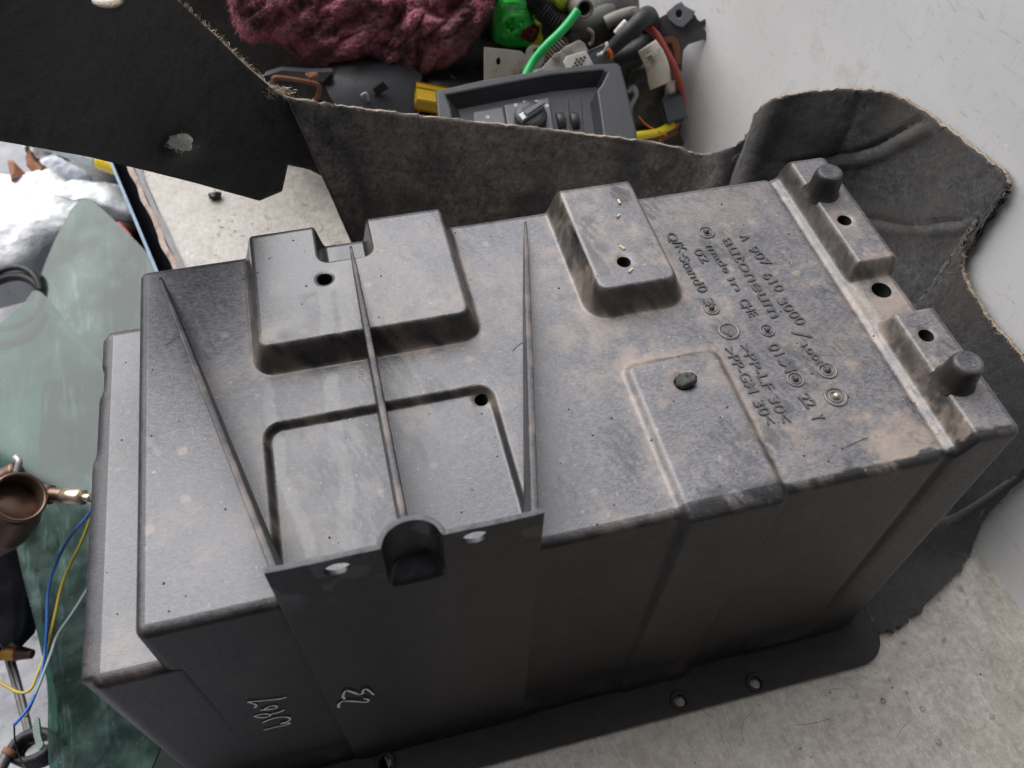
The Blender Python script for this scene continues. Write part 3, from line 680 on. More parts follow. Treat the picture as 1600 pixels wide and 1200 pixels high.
# black flap folded off its left end, held up in the air
fo = [(0, 217), (60, 228), (140, 243), (230, 265), (320, 288), (404, 311), (440, 296), (449, 255), (482, 262), (502, 272), (488, 232), (470, 190), (446, 150), (425, 137), (380, 98), (335, 55), (300, 22), (268, -8), (230, -60), (-80, -90), (-90, 203)]
def flap_y(u): return .338-.10*ss(470, -80, u)*1.0
nu, nv_ = 120, 60
# fill the outline as a triangulated sheet, bent by flap_y
bm = bmesh.new(); vv = []
dense = []
for a, b in zip(fo, fo[1:]+fo[:1]):
    L_ = math.hypot(b[0]-a[0], b[1]-a[1]); k = max(1, int(L_/7))
    for i in range(k): dense.append((a[0]+(b[0]-a[0])*i/k, a[1]+(b[1]-a[1])*i/k))
def lift(u, v):
    w = .0016*(fbm(u*.02, v*.02, 77)-.5)*2
    y = flap_y(u)-.00010*max(0, 200-v)*ss(460, 200, u)
    dd = math.hypot((u-282)/26, (v-228)/17); w2 = -.010*math.exp(-dd*dd)
    tear = .004*math.exp(-(math.hypot(u-440, v-150)/40)**2)
    return ony(u, v, y+w+w2+tear)
hole = [(165+27*math.cos(q), -4+12*math.sin(q)) for q in np.linspace(0, 2*math.pi, 20)[:-1]]
es = []
for lp in (dense, hole):
    vs_ = [bm.verts.new((p[0], p[1], 0)) for p in lp]; es += [bm.edges.new((vs_[i], vs_[(i+1) % len(vs_)])) for i in range(len(vs_))]
bmesh.ops.triangle_fill(bm, edges=es, use_beauty=True, normal=(0, 0, 1))
for _ in range(4):
    lg = [e for e in bm.edges if e.calc_length() > 9]
    if not lg: break
    bmesh.ops.subdivide_edges(bm, edges=lg, cuts=1, use_grid_fill=False); bmesh.ops.triangulate(bm, faces=bm.faces[:])
    bmesh.ops.beautify_fill(bm, faces=bm.faces[:], edges=[e for e in bm.edges if not e.is_boundary])
bm.verts.index_update(); Vb = np.array([lift(v.co.x, v.co.y) for v in bm.verts]); Fb = [[v.index for v in f.verts] for f in bm.faces]; bm.free()
flap = mesh('flap', Vb, Fb, None, FELT, True, mats=[M['felt_black'], M['felt_edge']])
flap['label'] = 'black felt flap folded off the left end'
sm = flap.modifiers.new('thickness', 'SOLIDIFY'); sm.thickness = .004; sm.offset = 0; sm.material_offset_rim = 1
# loose fibres: along the torn edges and over the face
mb = MB(); mg = MB(); rr = np.random.default_rng(5)
def hair(m_, p, d, ln, w, curl):
    d = d/np.linalg.norm(d); side = np.cross(d, rr.normal(size=3)); side /= np.linalg.norm(side); V = []
    b2 = np.cross(d, side)
    for i in range(5):
        s = i/4; c = p+d*ln*s+b2*curl*ln*s*s+side*curl*.5*ln*math.sin(s*3); ww = w*(1-.6*s); V += [c-side*ww, c+side*ww]
    m_.add(V, [(2*i, 2*i+1, 2*i+3, 2*i+2) for i in range(4)])
for _ in range(2600):
    i = rr.integers(0, nc-60); p = fell_edge[i]+fell_n[i]*rr.uniform(-.0005, .0045)
    d = np.array([0, 0, .6])+rr.normal(size=3)*.9+fell_n[i]*rr.normal()*.5; hair(mb, p, d, rr.uniform(.0005, .0018) if rr.random() < .96 else rr.uniform(.003, .007), .00011, rr.normal()*.5)
for p0, p1 in (((446, 152), (425, 137)), ((425, 137), (268, -8)), ((404, 311), (0, 217))):
    for _ in range(260 if p0[1] < 300 else 60):
        s = rr.random(); p = lift(p0[0]+(p1[0]-p0[0])*s, p0[1]+(p1[1]-p0[1])*s); hair(mb, p, rr.normal(size=3)+np.array([.3, 0, .5]), rr.uniform(.001, .004), .00014, rr.normal()*.5)
for _ in range(110):      # frayed tear at the fold
    p = lift(432+rr.normal()*12, 141+rr.normal()*5)+np.array([0, -.002, 0]); hair(mb, p, np.array([.9, -.3, -.25])+rr.normal(size=3)*.5, rr.uniform(.002, .007), .00018, rr.normal()*.4)
for _ in range(900):
    i = rr.integers(2, nc-30); j = rr.integers(35, nr_-2); p = V[i, j]-NN[i, j]*0; nn = NN[i, j]*(-1 if (NN[i, j]@(CAM-p)) < 0 else 1)
    hair(mg, p+nn*.0004, rr.normal(size=3)+nn*.25, rr.uniform(.002, .008), .00010, rr.normal()*.8)
tag(mb.build('edge_fibres', M['fibre'], FELT, False), kind='stuff'); tag(mg.build('face_fibres', M['fibre_grey'], FELT, False), kind='stuff')
# ================================================================== CLUTTER BEHIND THE LINER
def px(u, v, y): return ony(u, v, y)
def pxfr(o, a, b, yo, ya, yb): return frame(ony(*o, yo), ony(*a, ya), ony(*b, yb))
M['black'] = simple('black_moulded_plastic', (.02, .02, .022), .45, var=.4, sc=200, bump=.2, dirt=(.05, .045, .04))
M['blackrub'] = simple('black_rubber', (.014, .014, .015), .55, var=.4, sc=150, bump=.2)
M['greyp'] = simple('grey_textured_plastic', (.021, .022, .026), .5, var=.12, sc=300, bump=.35)
M['greyp2'] = simple('satin_grey_plastic', (.075, .077, .088), .4, var=.12, sc=200, bump=.12)
M['steel'] = simple('dull_zinc_steel', (.40, .365, .33), .5, .35, var=.25, sc=90, bump=.2, dirt=(.20, .14, .10))
M['rust'] = simple('rusty_steel', (.20, .085, .045), .8, .1, var=.5, sc=200, bump=.5)
M['white'] = simple('dirty_white_plastic', (.62, .60, .56), .5, var=.12, sc=200, bump=.2, dirt=(.34, .30, .25))
M['green'] = simple('green_cable_sheath', (.006, .34, .075), .35, var=.15, sc=150, bump=.1)
M['red'] = simple('dull_red_wire', (.36, .06, .045), .5, var=.2, sc=150)
M['yellow'] = simple('yellow_sleeve', (.68, .56, .02), .45, var=.12, sc=150)
M['amber'] = simple('amber_plastic', (.50, .30, .01), .4, var=.2, sc=150)
M['orange'] = simple('orange_wire', (.60, .16, .02), .5, var=.2, sc=200)
M['label'] = simple('smudged_paper_tag', (.60, .56, .48), .85, var=.12, sc=120, bump=.2, dirt=(.22, .19, .15))
M['brownoil'] = simple('oily_brown_metal', (.07, .05, .035), .5, .3, var=.5, sc=120, bump=.4)

# --- headlamp switch panel
fr = pxfr((683, 152), (965, 106), (694, 215), .475, .475, .435)
SWP = empty('headlamp_switch_panel', tuple(px(830, 215, .44)), 'grey vehicle headlamp switch panel with rotary knob and two thumbwheels', 'switch panel')
def I(u, v):                      # pixel -> panel plane coordinates
    d = ray(u, v); ex, ey, ez = fr.ax; o = fr(0, 0, 0); k = ((o-CAM)@ez)/(d@ez); p = fr.inv(CAM+k*d); return (p[0], p[1])
sgn = -1 if (fr.ax[2] @ (CAM-fr(0, 0, 0))) < 0 else 1       # towards the camera
def fz(x, y, z=0.0): return fr(x, y, z*sgn)
outer = [I(*q) for q in ((681, 150), (760, 132), (850, 118), (920, 109), (962, 107), (968, 112), (978, 150), (992, 212), (994, 232), (930, 240), (800, 232), (690, 225), (684, 190))]
inner = [I(*q) for q in ((698, 158), (780, 142), (860, 127), (940, 119), (946, 123), (938, 140), (930, 150), (936, 190), (940, 222), (880, 226), (790, 222), (712, 214), (706, 180))]
plate('bezel', outer, [inner], .010, M['greyp'], SWP, fr=lambda x, y, z=0.0: fz(x, y, z-.002), bevel=.002, smooth=False)
c0 = np.mean(inner, 0); floor = [tuple(c0+(np.array(p)-c0)*1.01) for p in inner]
plate('recess_floor', floor, [], .003, M['greyp'], SWP, fr=lambda x, y, z=0.0: fz(x, y, z-.0085))
# sloped inner wall of the recess
Vw = []; nI = len(inner)
for p in inner: Vw.append(fz(p[0], p[1], .0065))
for p in inner: q = c0+(np.array(p)-c0)*np.array([.90, .86]); Vw.append(fz(q[0], q[1]+.003, -.0052))
mesh('recess_wall', Vw, [(i, (i+1) % nI, nI+(i+1) % nI, nI+i) for i in range(nI)], M['greyp'], SWP, False)
def pad_px(name, quad, z0, z1, m, parent, bevel=.0012):
    lp = [I(*q) for q in quad]; return plate(name, lp, [], z1-z0, m, parent, fr=lambda x, y, z=0.0: fz(x, y, z+z0), bevel=bevel)
pad_px('blank_button', ((740, 171), (786, 163), (792, 194), (790, 212), (742, 206)), -.011, -.003, M['greyp2'], SWP)
ls = pad_px('switch_housing', ((788, 161), (858, 150), (866, 196), (864, 214), (796, 210)), -.011, -.002, M['greyp2'], SWP)
kc = I(829, 184); kr = .0145
kn = mesh('knob', *lathe_vf([(kr, -.002), (kr, .004), (kr*.93, .006), (kr*.6, .0066), (.0005, .0066)], fz(kc[0], kc[1], .0), tuple(fr.ax[2]*sgn), 36), M['black'], ls)
def bar(name, c, d, l, w, z0, z1, m, parent):
    d = np.array(d)/np.linalg.norm(d); nrm = np.array([-d[1], d[0]])
    lp = [tuple(c+d*a*l/2+nrm*b*w/2) for a, b in ((-1, -1), (1, -.75), (1, .75), (-1, 1))]
    return plate(name, lp, [], z1-z0, m, parent, fr=lambda x, y, z=0.0: fz(x, y, z+z0), bevel=.0008)
dv = np.array(I(850, 170))-np.array(I(812, 194))
M['silver'] = simple('silver_trim', (.36, .37, .38), .35, .4, var=.1, sc=100)
bar('grip_trim', np.array(kc), dv, kr*1.7, kr*.5, .006, .0105, M['silver'], ls); bar('grip', np.array(kc)+dv/np.linalg.norm(dv)*.003, dv, kr*1.45, kr*.36, .0106, .0125, M['greyp2'], ls)
M['mark'] = simple('pale_print', (.5, .52, .56), .5)
for q in ((806, 162), (820, 158), (838, 157), (855, 163), (762, 180)):
    a = I(*q); plate('symbol', circ(a[0], a[1], .0016, 10), [circ(a[0], a[1], .0008, 8)], .0003, M['mark'], SWP, fr=lambda x, y, z=0.0: fz(x, y, z-.0021 if q[0] > 790 else z-.0029))
pad_px('thumbwheel_housing', ((864, 152), (910, 146), (915, 170), (914, 206), (904, 212), (872, 214)), -.0115, -.0085, M['black'], SWP)
for cxp in (876, 898):
    a = I(cxp, 182); ax = np.array(I(cxp+8, 181))-np.array(I(cxp-8, 183)); axw = fr.ax[0]*ax[0]+fr.ax[1]*ax[1]
    tw = mesh('thumbwheel', *lathe_vf([(.001, -.0032), (.0088, -.0032), (.0095, -.0022), (.0095, .0022), (.0088, .0032), (.001, .0032)], fz(a[0], a[1]+.001, -.0085), tuple(axw), 28), M['black'], SWP)
    b = I(cxp-3, 160); plate('thumbwheel_symbol', circ(b[0], b[1], .0026, 10), [], .0006, M['greyp2'], SWP, fr=lambda x, y, z=0.0: fz(x, y, z-.0084))
for ua, ub in ((883, 889), (905, 909)):
    pad_px('divider', ((ua, 154), (ub, 153), (ub+5, 212), (ua+5, 213)), -.009, -.004, M['greyp'], SWP, .0006)

# --- towel
t = T('dirty_pink_terry'); f1 = t.noise(9, 6, .65); f2 = t.noise(420, 4, .7); f3 = t.noise(26, 6, .65)
c = t.mix(t.ramp(f2, .35, .65), (.33, .075, .115), (.84, .33, .41)); c = t.mix(t.ramp(f3, .46, .64, 0, .85), c, (.075, .055, .06)); c = t.mix(t.ramp(f1, .55, .7, 0, .45), c, (.06, .05, .052))
c = t.mix(t.ramp(t.noise(800, 2), .66, .74, 0, .6), c, (.5, .28, .32))
M['terry'] = t.pbr(Base_Color=c, Roughness=.95, Specular_IOR_Level=.1, Sheen_Weight=.15, Normal=t.bump(f2, 1.0, .004))
bo = [(352, -30), (362, 20), (372, 45), (392, 66), (420, 60), (446, 76), (474, 96), (515, 104), (556, 106), (590, 108), (625, 118), (655, 127), (690, 119), (722, 104), (745, 78), (765, 45), (782, 15), (790, -30)]
nb, nh = 320, 180
BO = spline([(a, b, 0) for a, b in bo], nb)[:, :2]
Vt = np.zeros((nb, nh, 3)); U0 = np.zeros((nb, nh)); V0 = np.zeros((nb, nh))
for i in range(nb):
    s = i/(nb-1)
    for j in range(nh):
        tq = j/(nh-1)
        u = BO[i, 0]*(1-tq)+(470+200*s)*tq; v = BO[i, 1]*(1-tq)+(-170)*tq
        U0[i, j] = u; V0[i, j] = v
edge = np.minimum(1, .25+np.linspace(0, 1, nh)*14)[None, :]
rnd = np.sqrt(np.clip(1-(1-np.clip(np.linspace(0, 1, nh)*4.0, 0, 1))**2, 0, 1))[None, :]
fold = np.zeros_like(U0)
for (x0, y0, x1, y1, w, a) in ((470, 85, 580, -40, 16, .022), (520, 110, 640, -40, 18, .030), (600, 105, 690, -60, 22, .026), (380, 40, 470, -10, 14, .024), (400, 70, 480, 20, 10, .016), (660, 120, 760, 0, 24, .028), (700, 60, 640, 10, 14, .016), (440, 60, 520, -30, 9, .014)):
    d = segd(U0, V0+6*(fbm(U0*.03, V0*.03, 5)-.5), [(x0, y0), (x1, y1)]); fold += .55*a*np.exp(-((d+5*(fbm(U0*.08, V0*.08, 6)-.5))/w)**2)
fold += .040*(fbm(U0*.014+V0*.010, V0*.022, 15)-.5)+.020*np.abs(fbm(U0*.03+V0*.02, V0*.03, 19)-.5)*2+.008*(fbm(U0*.06, V0*.06, 16)-.5)+.0022*(vn(U0*.4, V0*.4, 17)-.5)+.0014*(vn(U0*.9, V0*.9, 18)-.5)
for i in range(nb):
    for j in range(nh):
        y = .66-.055*rnd[0, j]+.10*(j/(nh-1))-fold[i, j]*edge[0, j]*1.15
        Vt[i, j] = ony(U0[i, j], V0[i, j], y)
idx = np.arange(nb*nh).reshape(nb, nh)
F = np.stack([idx[:-1, :-1], idx[1:, :-1], idx[1:, 1:], idx[:-1, 1:]], -1).reshape(-1, 4).tolist()
under = [Vt[i, 0]+np.array([0, .09, .0]) for i in range(nb)]; base = nb*nh
Vall = np.vstack([Vt.reshape(-1, 3), under]); F += [(idx[i, 0], base+i, base+i+1, idx[i+1, 0]) for i in range(nb-1)]
TOW = empty('towel', tuple(px(570, 110, .70)), 'crumpled dirty pink terry towel heaped on the car parts', 'towel')
mesh('cloth', Vall, F, M['terry'], TOW)
mt = MB()
for _ in range(30000):
    i, j = rr.integers(0, nb), int(rr.random()**1.7*nh*.6); p = Vt[i, j]; hair(mt, p, (CAM-p)/np.linalg.norm(CAM-p)+rr.normal(size=3)*1.1, rr.uniform(.0015, .0042), .00035, rr.normal()*.8)
tag(mt.build('terry_loops', M['terry'], TOW, False), kind='stuff')

# --- dark trim pieces under the heap
def shellpiece(name, pts_px, y0, th, m, label, cat, bow=.02, parent=None, dy=0.0, yslope=0.0):
    us = [p[0] for p in pts_px]; vs2 = [p[1] for p in pts_px]; cu, cv = np.mean(us), np.mean(vs2)
    bm = bmesh.new(); dn = []
    for a, b in zip(pts_px, pts_px[1:]+pts_px[:1]):
        k = max(1, int(math.hypot(b[0]-a[0], b[1]-a[1])/12))
        for i in range(k): dn.append((a[0]+(b[0]-a[0])*i/k, a[1]+(b[1]-a[1])*i/k))
    vs_ = [bm.verts.new((p[0], p[1], 0)) for p in dn]; es = [bm.edges.new((vs_[i], vs_[(i+1) % len(vs_)])) for i in range(len(vs_))]
    bmesh.ops.triangle_fill(bm, edges=es, use_beauty=True, normal=(0, 0, 1))
    lg = [e for e in bm.edges if e.calc_length() > 16]
    if lg: bmesh.ops.subdivide_edges(bm, edges=lg, cuts=1)
    bmesh.ops.triangulate(bm, faces=bm.faces[:])
    su, sv = (max(us)-min(us))/2, (max(vs2)-min(vs2))/2
    for v in bm.verts:
        u, w = v.co.x, v.co.y; q = ((u-cu)/su)**2*.5+((w-cv)/sv)**2*.5
        v.co = Vector(ony(u, w, y0+bow*q+yslope*(cv-w)/sv))
    g = bmesh.ops.extrude_face_region(bm, geom=bm.faces[:])
    for v in [e for e in g['geom'] if isinstance(e, bmesh.types.BMVert)]: v.co += Vector((0, th, -th*.3))
    o = from_bm(name, bm, m, parent, True); o.data.set_sharp_from_angle(angle=.7)
    if label: tag(o, label, cat)
    return o
shellpiece('door_trim_panel', [(230, -80), (500, -80), (830, -80), (870, 60), (800, 150), (640, 165), (520, 150), (480, 190), (420, 190), (330, 90)], .73, .02, M['black'], 'large black plastic trim panel at the back of the heap', 'trim panel', .01)
TR = empty('dark_trim_bracket', tuple(px(560, 150, .60)), 'dark grey plastic trim with a rusty clip below the pink towel', 'trim')
shellpiece('trim_body', [(505, 128), (520, 112), (560, 101), (640, 100), (660, 118), (640, 200), (545, 200), (520, 160)], .57, .03, simple('charcoal_plastic', (.022, .023, .026), .45, var=.2, sc=150), None, None, .01, TR, yslope=.03)
shellpiece('trim_flange', [(415, 118), (440, 110), (490, 113), (520, 112), (505, 128), (470, 126), (430, 122)], .575, .012, M['greyp2'], None, None, .005, TR)
shellpiece('trim_shadow_body', [(420, 120), (470, 124), (508, 128), (520, 165), (545, 205), (430, 205)], .60, .02, M['black'], None, None, .01, TR)
tube('rust_clip', [px(427, 128, .565), px(432, 121, .565), px(470, 126, .565), px(497, 133, .565), px(497, 150, .565), px(490, 158, .568)], .0022, M['rust'], TR, n=40, k=8)
tube('rust_clip', [px(478, 119, .56), px(495, 117, .56), px(483, 122, .558)], .0028, M['rust'], TR, n=16, k=8)
shellpiece('socket', [(582, 140), (598, 128), (608, 138), (590, 150)], .563, .004, M['dark'], None, None, .0, TR)
tube('wire_stub', [px(564, 150, .56), px(572, 146, .56), px(576, 158, .56)], .0016, M['silver'], TR, n=12, k=6)
# amber comb connector
frA = pxfr((647, 132), (703, 142), (645, 160), .58, .58, .56)
AC = empty('amber_connector', tuple(px(672, 165, .58)), 'amber yellow toothed connector strip beside the switch panel', 'connector')
frbox('strip', frA, .0, .042, .009, .023, -.008, .008, M['amber'], AC, .0012)
frbox('strip', frA, .002, .040, .0, .0075, -.004, .006, M['amber'], AC, .001)
for i in range(9): frbox('tooth', frA, .003+i*.0042, .0052+i*.0042, .0078, .0095, -.006, .010, M['black'], AC, .0002)
# dark casing between towel and bracket
shellpiece('black_casing', [(655, 120), (700, 112), (735, 60), (765, 48), (775, 70), (772, 130), (700, 150), (660, 145)], .62, .03, M['black'], 'black plastic casing between the towel and the zinc bracket', 'casing', .02)
tube('grey_lead', [px(704, 118, .60), px(716, 128, .60), px(735, 140, .60)], .0016, M['greyp2'], None, n=20, k=8)
tag(bpy.data.objects['grey_lead'], 'short thin grey lead running out from under the towel', 'wire')
# zinc bracket with slot and keyhole
frB = pxfr((758, 75), (822, 82), (758, 130), .575, .575, .560)
def Bp(u, v):
    d = ray(u, v); ez = frB.ax[2]; o = frB(0, 0, 0); k = ((o-CAM)@ez)/(d@ez); return tuple(frB.inv(CAM+k*d)[:2])
out = [Bp(*q) for q in ((757, 74), (790, 77), (815, 80), (822, 86))]+[Bp(837+15*math.cos(a), 84+14*math.sin(a)) for a in np.linspace(math.radians(190), math.radians(370), 12)]+[Bp(*q) for q in ((853, 92), (846, 104), (838, 118), (830, 140), (757, 145))]
slot = [Bp(779+3.5*math.cos(a), 96+6*math.sin(a)) for a in np.linspace(0, 2*math.pi, 17)[:-1]]
key = [Bp(838+4.5*math.cos(a), 82+7*math.sin(a)) for a in np.linspace(0, 2*math.pi, 17)[:-1]]
ob = plate('zinc_bracket', out, [slot, key], .0022, M['steel'], None, fr=frB, bevel=.0004); tag(ob, 'flat zinc steel bracket with a slot and a keyhole eye', 'bracket')
# coil spring
sp = [];
for i in range(9*14+1):
    a = 2*math.pi*i/14; s = i/(9*14); c_ = px(850+(884-850)*s, 96+(62-96)*s, .58); e1 = np.array([.8, .1, .55]); e1 /= np.linalg.norm(e1); e2 = np.array([.2, -.95, .1]); e2 -= e1*(e2@e1); e2 /= np.linalg.norm(e2)
    ax_ = px(884, 62, .58)-px(850, 96, .58); ax_ /= np.linalg.norm(ax_); e1 = np.cross(ax_, [0, 1, 0]); e1 /= np.linalg.norm(e1); e2 = np.cross(ax_, e1)
    sp.append(c_+.0052*(e1*math.cos(a)+e2*math.sin(a)))
o = tube('coil_spring', sp, .0011, M['steel'], None, n=len(sp), k=6, sm=False); tag(o, 'small coil spring behind the green cable', 'spring')
# latch plate with white connector
LA = empty('latch_assembly', tuple(px(880, 118, .56)), 'pale metal latch plate with a white multi-pin connector on it', 'latch')
frL = pxfr((838, 118), (902, 64), (860, 140), .555, .565, .545)
def Lp(u, v):
    d = ray(u, v); ez = frL.ax[2]; o = frL(0, 0, 0); k = ((o-CAM)@ez)/(d@ez); return tuple(frL.inv(CAM+k*d)[:2])
plate('latch_plate', [Lp(*q) for q in ((828, 120), (832, 110), (845, 108), (860, 92), (885, 72), (905, 62), (914, 68), (922, 84), (926, 104), (900, 122), (830, 126))], [], .003, simple('pale_cast_metal', (.46, .42, .38), .5, .3, var=.2, sc=120, dirt=(.24, .19, .15)), LA, fr=lambda x, y, z=0.0: frL(x, y, z), bevel=.0006)
sL = -1 if (frL.ax[2] @ (CAM-frL(0, 0, 0))) < 0 else 1
def latch_pad(nm, quad, z0, z1, m, parent): return plate(nm, [Lp(*q) for q in quad], [], z1-z0, m, parent, fr=lambda x, y, z=0.0: frL(x, y, (z+z0+.003)*sL if sL > 0 else -(z+z0)), bevel=.0006)
cn = latch_pad('connector', ((879, 98), (884, 88), (914, 80), (926, 102), (900, 112), (884, 110)), 0, .008, M['white'], LA)
for i in range(3):
    for j in range(3):
        u, v = 897+i*6-j*2.5, 92+j*5.5-i*1.8; latch_pad('pin_cavity', ((u, v), (u+3.6, v-1), (u+5, v+2.2), (u+1, v+3.2)), .0081, .0088, M['brownoil'], cn)
for (u, v) in ((884, 76), (868, 87), (840, 112)): latch_pad('lug', ((u-6, v+2), (u-1, v-4), (u+7, v-5), (u+5, v+2), (u-3, v+6)), 0, .005, M['steel'], LA)
tube('hook_wire', [px(918, 45, .575), px(926, 52, .575), px(925, 66, .575), px(920, 70, .575)], .0018, M['steel'], LA, n=20, k=8)
frbox('metal_tab', pxfr((892, 52), (908, 48), (896, 70), .585, .585, .58), 0, .010, 0, .018, 0, .003, M['brownoil'], LA, .0005)
# green cable
o = tube('green_cable', [px(903, 16, .55), px(890, 34, .545), px(874, 52, .54), px(850, 75, .535), px(832, 98, .53), px(820, 122, .52), px(812, 150, .51)], .0042, M['green'], None, n=60, k=14); tag(o, 'thick bright green cable crossing the metal brackets', 'cable')
# packaging
def crumple(name, poly, y0, mfun, label, cat, amp=.012, parent=None, sd_=3):
    nb_, nh_ = 60, 50; P = spline([(a, b, 0) for a, b in poly], nb_)[:, :2]; cu, cv = P.mean(0); V = []
    for j in range(nh_):
        s = 1-j/(nh_-1)
        for i in range(nb_):
            u, v = cu+(P[i, 0]-cu)*s, cv+(P[i, 1]-cv)*s
            cr = np.abs(fbm(u*.05, v*.05, sd_)-.5)*2+.5*np.abs(fbm(u*.12, v*.12, sd_+3)-.5)*2
            V.append(ony(u, v, y0-.045*math.sqrt(max(0, 1-s**2.5))+amp*float(cr)))
    F = [(j*nb_+i, j*nb_+(i+1) % nb_, (j+1)*nb_+(i+1) % nb_, (j+1)*nb_+i) for j in range(nh_-1) for i in range(nb_)]
    ba = len(V); V += [np.array(V[i])+np.array([0, .05, -.01]) for i in range(nb_)]; F += [(i, ba+i, ba+(i+1) % nb_, (i+1) % nb_) for i in range(nb_)]+[tuple(ba+i for i in range(nb_))]
    o = mesh(name, V, F, mfun, parent); 
    if label: tag(o, label, cat)
    return o
t = T('printed_plastic_film'); P0 = px(812, 40, .60)
sx = t.n('ShaderNodeSeparateXYZ', Vector=t.co)
di = t.n('ShaderNodeVectorMath', operation='DISTANCE'); t.put(di.inputs[0], t.co)
lc = px(836, 62, .585)-px(815, 75, .62); di.inputs[1].default_value = tuple(lc)
g = t.mix(t.ramp(t.noise(25, 5, .7), .35, .65), (.008, .30, .025), (.05, .60, .09))
g = t.mix(t.ramp(t.noise(30, 4), .6, .68, 0, .6), g, (.35, .55, .35))
g = t.mix(t.ramp(sx.outputs[0], .004, .008), g, (.50, .62, .03)); g = t.mix(t.ramp(di.outputs['Value'], .0165, .015), g, (.10, .018, .012))
M['film'] = t.pbr(Base_Color=g, Roughness=.22, Normal=t.bump(t.noise(70, 4), .4, .004))
PK = empty('snack_packet', tuple(px(815, 75, .62)), 'crumpled green and yellow plastic packet beside the pink towel', 'packet')
crumple('film', [(765, -30), (768, 20), (770, 62), (790, 74), (830, 76), (850, 78), (856, 58), (852, 38), (838, 20), (826, -30)], .63, M['film'], None, None, .012, PK)
o = crumple('yellow_bottle', [(840, -40), (850, -5), (860, 14), (876, 30), (894, 22), (897, -10), (890, -40)], .635, simple('lime_yellow_plastic', (.45, .55, .05), .3, var=.15, sc=60), 'lime yellow plastic bottle behind the black corrugated hose', 'bottle', .002, None, 9)
# corrugated hose and pipes
o = tube('corrugated_hose', [px(822, -30, .60), px(835, 0, .60), px(850, 18, .595), px(868, 34, .59), px(886, 42, .59)], lambda s: .0100+.0014*math.sin(s*130), M['blackrub'], None, n=260, k=18); tag(o, 'black corrugated hose at the top of the heap', 'hose')
M['hose'] = simple('grey_rubber_hose', (.085, .082, .078), .6, var=.25, sc=120, bump=.2)
o = tube('smooth_hose', [px(880, 40, .60), px(905, 40, .60), px(930, 32, .605), px(955, 20, .615), px(968, 24, .62)], .0115, M['hose'], None, n=50, k=18); tag(o, 'dusty grey rubber hose bent behind the latch plate', 'hose')
c_ = px(914, 14, .565); ax = np.array([.0, -.75, .35]); ax /= np.linalg.norm(ax)
PI_ = empty('pipe_stub', tuple(c_+np.array([0, .03, -.02])), 'grey brown rubber pipe stub with its open end facing out above the green cable', 'pipe')
mesh('pipe_wall', *lathe_vf([(.0088, -.045), (.0092, -.002), (.0088, .0), (.0066, .0), (.0060, -.003), (.0060, -.03), (.0002, -.031)], c_, tuple(ax), 24, False), simple('brown_grey_rubber', (.115, .10, .09), .55, var=.2), PI_)
# black taped loom with bare wire ends
LO = empty('taped_loom', tuple(px(985, 75, .56)), 'black taped wiring loom with orange and white wire ends', 'wiring loom')
tube('tape_sleeve', [px(946, 82, .555), px(962, 70, .555), px(985, 48, .555), px(1004, 30, .56), px(1012, 26, .575), px(1016, 40, .60)], lambda s: .0065+.0045*s, M['blackrub'], LO, n=50, k=16)
tube('sleeve_tail', [px(955, 96, .57), px(990, 84, .565), px(1030, 66, .57)], .013, M['blackrub'], LO, n=30, k=14)
tube('white_strip', [px(962, 52, .541), px(970, 42, .541), px(978, 34, .543)], .0028, M['white'], LO, n=16, k=8)
for i, (a, b, m_) in enumerate((((950, 76), (956, 92), 'orange'), ((947, 78), (950, 88), 'red'), ((953, 80), (952, 97), 'orange'), ((948, 66), (944, 80), 'white'), ((941, 82), (934, 86), 'white'))):
    tube('wire_end', [px(*a, .55), px((a[0]+b[0])/2+2, (a[1]+b[1])/2, .547), px(*b, .55)], .0017, M[m_], LO, n=14, k=6)
tube('whisker', [px(972, 20, .60), px(985, 15, .60), px(996, 11, .60)], .0007, M['steel'], LO, n=8, k=5)
frG = pxfr((918, 82), (940, 72), (928, 104), .56, .56, .55)
o = frbox('grey_plug', frG, 0, .020, 0, .020, -.004, .008, M['greyp2'], None, .001); tag(o, 'small grey plug next to the white connector', 'plug')
o = tube('pale_cable_end', [px(946, 36, .595), px(958, 30, .595), px(975, 24, .60), px(990, 20, .61)], .0068, simple('pale_grey_sheath', (.20, .19, .175), .6), None, n=24, k=12); tag(o, 'pale grey cable end behind the taped loom', 'cable')
# dark bracket leaning on the wall
frD = pxfr((1010, 60), (1108, 45), (1020, 130), .60, .575, .575)
def Dp(u, v):
    d = ray(u, v); ez = frD.ax[2]; o = frD(0, 0, 0); k = ((o-CAM)@ez)/(d@ez); return tuple(frD.inv(CAM+k*d)[:2])
sD = -1 if (frD.ax[2] @ (CAM-frD(0, 0, 0))) < 0 else 1
fD = lambda x, y, z=0.0: frD(x, y, z*sD)
M['dkst'] = simple('dark_oily_steel', (.095, .092, .09), .42, .4, var=.3, sc=90, bump=.25, dirt=(.05, .035, .025))
DB = empty('dark_steel_bracket', tuple(px(1050, 130, .58)), 'dark steel bracket with a forked notched end against the white wall', 'bracket')
nt = [(1012, 38), (1040, 22), (1066, 12), (1080, 16), (1087, 24), (1090, 30), (1094, 33), (1098, 31), (1104, 28), (1108, 31), (1107, 36), (1102, 38), (1099, 40), (1099, 44), (1103, 48), (1108, 50), (1112, 53), (1111, 58), (1106, 60), (1094, 63), (1076, 69), (1068, 78), (1066, 95), (1066, 110), (1050, 118), (1020, 90), (1008, 60)]
plate('arm', [Dp(*q) for q in nt], [], .004, M['dkst'], DB, fr=fD, bevel=.0008)
